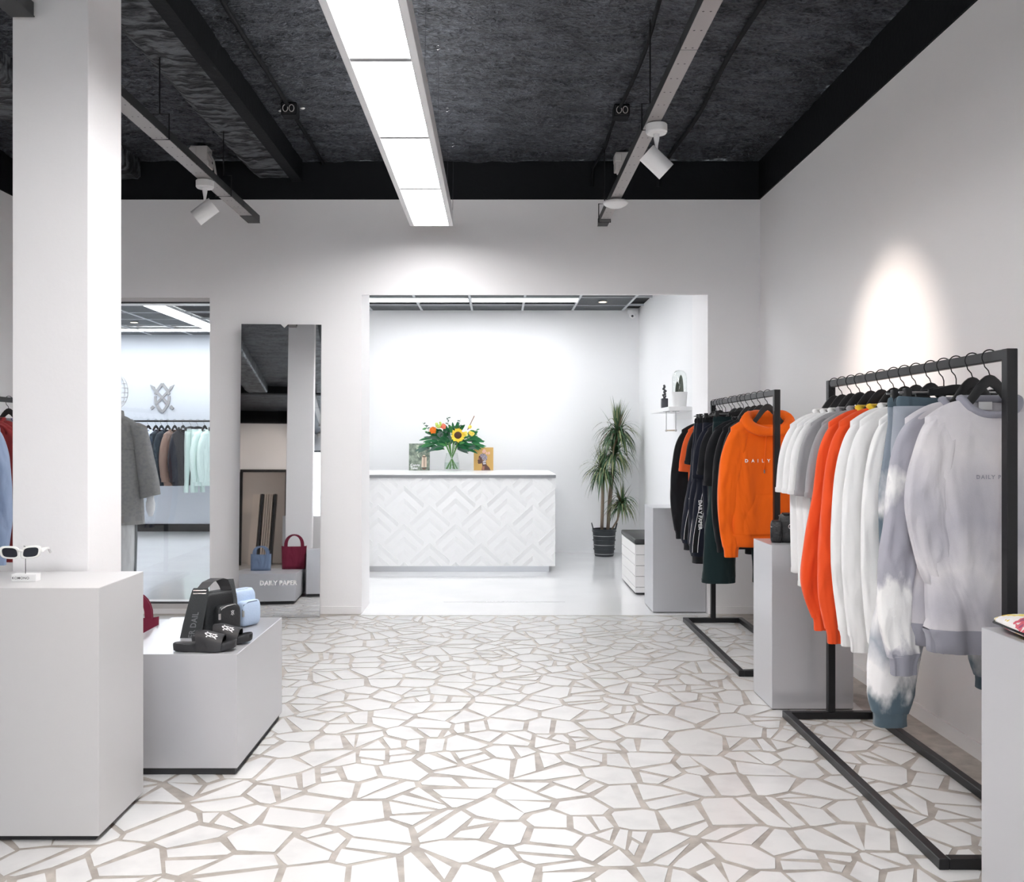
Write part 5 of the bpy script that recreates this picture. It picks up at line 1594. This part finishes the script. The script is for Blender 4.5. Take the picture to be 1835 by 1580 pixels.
def sunglasses():
    zt = .8545; bx, by = -1.655, 3.235
    b = empty('glasses_stand', (bx, by, zt), label='small white glasses stand with a thin rod on the tall plinth', cat='display stand')
    MB().box(bx - .043, bx + .043, by - .018, by + .018, zt, zt + .026).build('base_block', M_white_plastic, b, bevel=.0015)
    vs, fs, tw, th = text_geo('KOMONO', .0125, .0002, 1.05)
    MB().add([(bx - .010 + x, by - .0183, zt + .013 + z) for x, z in vs], fs).build('base_lettering', M_letter_dark, b, fix=False)
    MB().tube([(bx - .002, by, zt + .026), (bx - .002, by, zt + .120)], .0011, 6).build('rod', M_wire, b)
    MB().tube([(bx - .002, by, zt + .120), (bx - .002, by - .012, zt + .124)], .0011, 6).build('rod_tip', M_wire, b)
    r = empty('sunglasses', (bx - .018, by - .004, zt + .100), math.radians(12), 'thick white sunglasses with dark lenses on the stand', 'sunglasses')
    fm = mat('white_acetate', (.80, .80, .78), .25); lm = mat('dark_lens', (.012, .014, .022), .12)
    for s in (-1, 1):
        c = s * .034
        out = []
        for k in range(24):
            a = 2 * math.pi * k / 24; ca, sa = math.cos(a), math.sin(a)
            x = math.copysign(abs(ca) ** .62, ca); z = math.copysign(abs(sa) ** .62, sa)
            sk = .0025 * s * z
            out.append((c + x * .0255 + sk, .017 * z + .0015 * s * x + .001))
        mb = MB(); rs = []
        for sc, y in ((1.28, .004), (1.30, -.001), (1.22, -.004), (.98, -.004), (.96, -.001), (.98, .004)):
            rs.append([(c + (p[0] - c) * sc, y, p[1] * (sc if sc < 1 else sc * 1.03)) for p in out])
        rs.append(rs[0])
        mb.rings(rs, False, False).build('rim', fm, r, local=True, smooth=0.7)
        mb = MB(); mb.prism([(c + (p[0] - c) * 1.0, p[1] * 1.0) for p in out], 'y', -.0015, .0005)
        mb.build('lens', lm, r, local=True)
        P = [(s * .066, .001, .006), (s * .069, .010, .007), (s * .068, .06, .006), (s * .066, .10, .003), (s * .064, .135, -.016)]
        MB().tube(P, [.0075, .0080, .0060, .0045, .0040], 8).build('temple_arm', fm, r, local=True, smooth=True)
        MB().tube([(s * .010, .002, -.004), (s * .013, .010, -.010)], .0028, 6).build('nose_pad', fm, r, local=True, smooth=True)
    MB().tube([(-.010, -.001, .006), (0, -.003, .008), (.010, -.001, .006)], .0042, 8).build('bridge', fm, r, local=True, smooth=True)
sunglasses()

def slide(x, y, z, rz, label):
    r = empty('slide_sandal', (x, y, z), rz, label, 'sandal', 'pair of black slides on the low plinth')
    sole = mat('black_rubber', (.022, .023, .026), .5) if 'black_rubber' not in MATS else MATS['black_rubber']
    strap = mat('black_strap_leatherette', (.030, .030, .033), .42) if 'black_strap_leatherette' not in MATS else MATS['black_strap_leatherette']
    def half(t_):   # half width along the foot, heel 0 .. toe 1
        return .034 + .013 * smoothstep(.25, .75, t_) - .004 * math.sin(math.pi * smoothstep(.2, .6, t_))
    n = 30; L = .255
    prof = []
    for i in range(n):
        a = 2 * math.pi * i / n; c, s_ = math.cos(a), math.sin(a)
        u = math.copysign(abs(c) ** .72, c) * .5 + .5
        prof.append((-L / 2 + u * L, math.copysign(abs(s_) ** .75, s_) * half(u)))
    def lift(x): return .012 * smoothstep(.05, .127, x) + .003 * smoothstep(-.06, -.12, x)
    rs = []
    for zz, k in ((0.0, .955), (.003, .985), (.020, 1.0), (.028, 1.0), (.031, .975), (.0285, .93), (.024, .86)):
        rs.append([(px_ * k, py_ * k, zz + lift(px_ * k)) for px_, py_ in prof])
    MB().rings(rs, True, True).build('footbed', sole, r, local=True, smooth=0.9)
    rs = []; m = 14
    def arch(xx, a, off):
        u = (xx + L / 2) / L; w = half(u) + .004 + off
        top = .080 - .30 * max(0, xx - .0) - .10 * max(0, .0 - xx) + off
        return (xx, -w * math.copysign(abs(math.cos(a)) ** .7, math.cos(a)), .004 + lift(xx) + (top + .0) * abs(math.sin(a)) ** .75)
    xs = [-.026 + .0125 * i for i in range(9)]
    for i, xx in enumerate(xs):
        ring = []
        for q in range(m + 1):
            a = math.pi * q / m; dx = .016 * math.sin(a) * (-1 if i < 4 else .6) * (abs(i - 4) / 4)
            ring.append(arch(xx + dx * .6, a, .0))
        for q in range(m, -1, -1):
            a = math.pi * q / m; dx = .016 * math.sin(a) * (-1 if i < 4 else .6) * (abs(i - 4) / 4)
            p = arch(xx + dx * .6, a, -.005); ring.append((p[0], p[1], max(.004, p[2])))
        rs.append(ring)
    MB().rings(rs, True, True).build('strap', strap, r, local=True, smooth=0.9)
    mb = MB()
    for q in EMBLEM:
        vs = []
        for u, w in q:
            a = math.pi / 2 - .50 + u * .75
            vs.append(arch(.032 + w * .050, a, .0014))
        mb.add(vs, [tuple(range(len(vs)))])
    mb.build('strap_emblem', M_letter_white, r, local=True, fix=False)
slide(-1.195, 3.765, .4895, math.radians(4), 'black slide nearest to the plinth edge, white emblem on its strap')
slide(-1.165, 3.90, .4895, math.radians(2), 'black slide half hidden behind the front slide')

def black_bag():
    x, y, z = -1.235, 4.09, .4895
    r = empty('strap_bag', (x, y, z), math.radians(52), 'black bag with wide lettered strap and zipped side pocket on the low plinth', 'bag')
    nyl = mat('black_nylon', (.020, .022, .024), .5, bump=(160, .25, 2)); web = mat('black_webbing', (.032, .036, .038), .6, bump=(300, .3, 1)); lt = mat('tonal_lettering', (.16, .17, .175), .5); top = mat('grey_black_nylon', (.06, .058, .06), .55)
    rbox(MB(), 0, .02, .002, .165, .075, .185, bulge=.1).build('body', nyl, r, local=True, smooth=True)
    rbox(MB(), .012, -.040, .006, .118, .045, .125, bulge=.15).build('front_pocket', nyl, r, local=True, smooth=True)
    z1 = MB().tube([(-.040, -.058, .095), (-.030, -.060, .120), (.0, -.060, .130), (.04, -.058, .132), (.062, -.052, .120)], .0028, 6).build('pocket_zip', M_steel, r, local=True, smooth=True)
    subpart(MB().box(-.047, -.037, -.066, -.061, .075, .102).build('zip_puller', M_chrome, r, local=True, bevel=.001), z1)
    mb = MB()
    for q in EMBLEM: mb.add([(.022 + u * .022, -.0675, .098 + w * .022) for u, w in q], [tuple(range(4))])
    mb.build('pocket_emblem', M_letter_white, r, local=True, fix=False)
    # wide strap: front panel leaning up to a ring, then a loop over the top
    def band(path, w, th, name, m, par=None):
        mb = MB(); rs = []
        P = [Vector(p) for p in path]
        for i, p in enumerate(P):
            t_ = (P[min(i + 1, len(P) - 1)] - P[max(i - 1, 0)]).normalized()
            wd = Vector((.80, .60, 0)) if name == 'lettered_strap' else Vector((.35, .93, 0))
            wd = wd.normalized(); nn = t_.cross(wd).normalized(); ww = w[i] / 2
            rs.append([p - wd * ww + nn * th, p + wd * ww + nn * th, p + wd * ww - nn * th, p - wd * ww - nn * th])
        return mb.rings(rs).build(name, m, r, local=True)
    # local frame is turned by 52 degrees: the front-left of the bag is local (-x, -y)
    Rm = Matrix.Rotation(math.radians(-52), 3, 'Z')
    def W(dx, dy, dz): v = Rm @ Vector((dx, dy, 0)); return (v.x, v.y, dz)
    def panel(name, pts, th, m):
        """flat strap panel given in room directions (dx, dy, dz) left and right edges"""
        mb = MB(); rs = []
        for (lx, ly), (rx, ry), zz in pts:
            rs.append([W(lx, ly, zz), W(rx, ry, zz), W(rx, ry + th, zz), W(lx, ly + th, zz)])
        return mb.rings(rs).build(name, m, r, local=True)
    st = panel('lettered_strap', [((-.140, -.100), (-.052, -.098), .001), ((-.128, -.098), (-.040, -.096), .06), ((-.114, -.094), (-.030, -.092), .12), ((-.102, -.088), (-.024, -.086), .17), ((-.094, -.080), (-.024, -.078), .205), ((-.090, -.074), (-.028, -.072), .214)], .006, web)
    vs, fs, tw, th = text_geo('ER DAILY PA', .036, .0008, 1.05)
    mb = MB()
    mb.add([W(-.092 + .030 * (a + tw / 2) / tw - b_, -.1010 + .020 * ((a + tw / 2) / tw) ** 2, .004 + (a + tw / 2) * .83) for a, b_ in vs], fs)
    subpart(mb.build('strap_lettering', lt, r, local=True, fix=False), st)
    ring = MB().tube([W(-.088, -.084, .192), W(-.032, -.082, .192), W(-.032, -.080, .205), W(-.088, -.082, .205)], .0028, 6, closed=True).build('strap_ring', M_chrome, r, local=True)
    subpart(ring, st)
    panel('strap_loop', [((-.080, -.066), (-.035, -.064), .208), ((-.066, -.03), (-.016, -.028), .234), ((-.046, .018), (.012, .02), .243), ((-.030, .036), (.030, .038), .235), ((-.014, .045), (.048, .047), .205), ((.0, .05), (.062, .052), .165)], .005, top)
    panel('strap_loop', [((.030, .03), (.052, .035), .238), ((.048, .02), (.064, .022), .20), ((.060, .01), (.075, .012), .15), ((.062, .0), (.08, .0), .11)], .006, web)
black_bag()

def blue_bag():
    x, y, z = -1.185, 4.275, .4895
    r = empty('crossbody_bag', (x, y, z), math.radians(58), 'pale blue zipped crossbody bag on the rear of the low plinth', 'bag')
    ny = mat('pale_blue_nylon', (.50, .62, .80), .5, bump=(120, .15, 2)); zp = mat('slate_zip', (.10, .13, .20), .5)
    rbox(MB(), 0, .015, .002, .150, .062, .165, bulge=.12).build('body', ny, r, local=True, smooth=True)
    rbox(MB(), .008, -.036, .006, .112, .042, .112, bulge=.18).build('front_pocket', ny, r, local=True, smooth=True)
    for nm, P in (('top_zip', [(-.070, .0, .128), (-.060, -.004, .155), (-.03, -.004, .166), (.03, -.004, .166), (.062, -.004, .150)]), ('pocket_zip', [(-.046, -.052, .078), (-.040, -.054, .104), (-.01, -.054, .114), (.04, -.054, .114), (.060, -.048, .098)])):
        MB().tube(P, .0024, 6).build(nm, zp, r, local=True, smooth=True)
    MB().box(-.052, -.042, -.062, -.056, .052, .080).build('zip_puller', M_steel, r, local=True, bevel=.001)
    P = [(-.078, .012 + .013 * math.cos(a), .098 + .013 * math.sin(a)) for a in [2 * math.pi * i / 14 for i in range(14)]]
    MB().tube(P, .0022, 6, closed=True).build('strap_ring', M_chrome, r, local=True, smooth=True)
    MB().tube([(-.078, .012, .112), (-.080, .0, .104), (-.079, -.016, .100)], .004, 6).build('strap_hook', M_wire, r, local=True, smooth=True)
    MB().box(-.074, .074, -.012, .0, .004, .010).build('seam_piping', ny, r, local=True)
blue_bag()

def tote(x, y, z, w, d, h, rz, m, label, hh=.11):
    r = empty('tote_bag', (x, y, z), rz, label, 'bag', 'small tote bags on the lowest plinth')
    mb = MB(); rs = []
    for i in range(7):
        t_ = i / 6; k = 1 + .10 * t_
        dd = d * (1 - .75 * t_ ** 1.5)
        rs.append([(w / 2 * k * math.copysign(abs(math.cos(a)) ** .4, math.cos(a)), dd / 2 * math.copysign(abs(math.sin(a)) ** .5, math.sin(a)), h * t_ + .008 * abs(math.cos(a)) ** 2 * t_) for a in [2 * math.pi * j / 28 for j in range(28)]])
    mb.rings(rs, True, False).build('body', m, r, local=True, smooth=True)
    for s in (-1, 1):
        rs = []
        for i in range(15):
            a = math.pi * i / 14
            cx, cz = -.36 * w * math.cos(a), h + hh * math.sin(a) ** .8
            nx_, nz_ = -math.cos(a), math.sin(a)
            hw = .011 + .006 * abs(math.cos(a))
            rs.append([(cx - nx_ * hw, s * d * .12 - .002, cz - nz_ * hw * .7), (cx + nx_ * hw, s * d * .12 - .002, cz + nz_ * hw * .7), (cx + nx_ * hw, s * d * .12 + .002, cz + nz_ * hw * .7), (cx - nx_ * hw, s * d * .12 + .002, cz - nz_ * hw * .7)])
        MB().rings(rs).build('handle', m, r, local=True, smooth=0.8)
    MB().tube([(-w * .48, 0, h - .012), (0, 0, h - .004), (w * .48, 0, h - .012)], .003, 6).build('top_zip', m, r, local=True, smooth=True)
tote(-1.715, 4.30, .2805, .24, .085, .235, math.radians(6), fabric('maroon_canvas', (.20, .018, .045), .7), 'maroon tote bag with a wide handle behind the tall plinth', .12)
tote(-2.02, 4.62, .2805, .20, .08, .16, math.radians(20), fabric('grey_blue_canvas', (.22, .30, .45), .7), 'grey blue tote bag seen in the mirror', .08)

def printed_pouch():
    r = empty('printed_pouch', (1.452, 2.425, .8205), math.radians(-3), 'white pouch with a colourful print on the right edge pedestal', 'pouch')
    m = mat('colourful_print', (.78, .76, .74), .6)
    nt = m.node_tree; p = nt.nodes['Principled BSDF']
    tc = nt.nodes.new('ShaderNodeTexCoord'); nz = nt.nodes.new('ShaderNodeTexNoise'); nz.inputs['Scale'].default_value = 16; nz.inputs['Detail'].default_value = 3
    nt.links.new(tc.outputs['Object'], nz.inputs['Vector'])
    rp = nt.nodes.new('ShaderNodeValToRGB'); rp.color_ramp.interpolation = 'CONSTANT'
    els = rp.color_ramp.elements
    for _ in range(6): els.new(.5)
    for e, (po, c) in zip(els, ((0, (.30, .06, .14)), (.36, (.62, .10, .14)), (.42, (.80, .76, .74)), (.52, (.82, .80, .78)), (.57, (.75, .52, .05)), (.63, (.80, .70, .20)), (.68, (.80, .78, .76)), (.74, (.40, .46, .10)))):
        e.position = po; e.color = (*c, 1)
    nt.links.new(nz.outputs['Fac'], rp.inputs['Fac']); nt.links.new(rp.outputs['Color'], p.inputs['Base Color'])
    rs = []; n = 28; L, Wd, H = .34, .15, .052
    for i in range(13):
        t_ = -1 + 2 * i / 12; e = max(.05, (1 - abs(t_) ** 4)) ** .5
        rs.append([(Wd / 2 * math.copysign(abs(math.cos(a)) ** .8, math.cos(a)) * (.75 + .25 * e), t_ * L / 2, H / 2 + H / 2 * e * math.sin(a)) for a in [2 * math.pi * j / n for j in range(n)]])
    MB().rings(rs).build('body', m, r, local=True, smooth=True)
    pts = [(-Wd / 2, -L / 2 + .02), (-Wd / 2, L / 2 - .03), (-Wd / 2 + .02, L / 2 - .005), (Wd / 2 - .02, L / 2 - .005), (Wd / 2, L / 2 - .03), (Wd / 2, -L / 2 + .02)]
    MB().tube([(a, b, H * .42) for a, b in pts], .0032, 6).build('piping', F_black, r, local=True, smooth=True)
printed_pouch()

def camera_bag():
    x, y, z = 1.50, 4.735, .8235
    r = empty('leather_bag', (x, y, z), math.radians(-20), 'black leather camera bag on the middle pedestal', 'bag')
    lea = mat('black_leather', (.020, .021, .023), .38, bump=(90, .4, 4))
    rbox(MB(), .02, .01, .0, .14, .085, .150, bulge=.12).build('body', lea, r, local=True, smooth=True)
    rbox(MB(), -.060, -.008, .0, .060, .075, .112, bulge=.15).build('side_pocket', lea, r, local=True, smooth=True)
    MB().tube([(-.05, .01, .134), (-.02, -.03, .146), (.03, -.035, .150), (.085, -.025, .142)], .004, 6).build('zip', M_black_metal, r, local=True, smooth=True)
    P = [(.012 + .012 * math.cos(a), -.042, .085 + .012 * math.sin(a)) for a in [2 * math.pi * i / 14 for i in range(14)]]
    MB().tube(P, .0022, 6, closed=True).build('strap_ring', M_chrome, r, local=True, smooth=True)
    MB().box(-.086, -.070, -.049, -.0475, .078, .082).build('brand_plate', M_chrome, r, local=True)
camera_bag()

# ------------------------------------------------------------------ the shop front, seen in the mirror
def shop_front():
    d = empty('door_1', (-3.15, -7.3, 0)); tag(d, kind='structure')
    MB().box(-3.66, -2.64, -7.30, -7.26, 2.10, 2.16).build('door_head', M_black_metal, d)
    MB().box(-3.70, -3.60, -7.30, -7.26, 0, 2.10).build('door_jamb', M_black_metal, d)
    MB().box(-2.66, -2.635, -7.30, -7.27, 0, 2.10).build('door_jamb', M_black_metal, d)
    cream = mat('cream_board', (.62, .52, .44), .6); dk = mat('dark_board', (.03, .03, .032), .5)
    spec = [(-3.40, .16, cream, 'wide cream board leaning in the doorway, left one'), (-3.22, .05, dk, 'dark board leaning beside the cream boards, left one'), (-3.14, .035, cream, 'thin cream board leaning in the doorway, first of four'),
            (-3.09, .035, cream, 'thin cream board leaning in the doorway, second of four'), (-3.04, .035, cream, 'thin cream board leaning in the doorway, third of four'), (-2.99, .035, cream, 'thin cream board leaning in the doorway, fourth of four'), (-2.93, .05, dk, 'dark board leaning beside the cream boards, right one')]
    for x, w, m, lb in spec:
        mb = MB()
        h = 1.62; lean = .10
        x0 = x - lean
        mb.add([(x0, -7.95, 0.001), (x0 + w, -7.95, 0.001), (x0 + w, -7.60, .001), (x0, -7.60, .001), (x0 + lean, -7.95, h), (x0 + lean + w, -7.95, h), (x0 + lean + w, -7.60, h), (x0 + lean, -7.60, h)],
               [(0, 3, 2, 1), (4, 5, 6, 7), (0, 1, 5, 4), (1, 2, 6, 5), (2, 3, 7, 6), (3, 0, 4, 7)])
        o = mb.build('leaning_board', m); tag(o, lb, 'board', 'boards leaning in the shop front doorway')
shop_front()
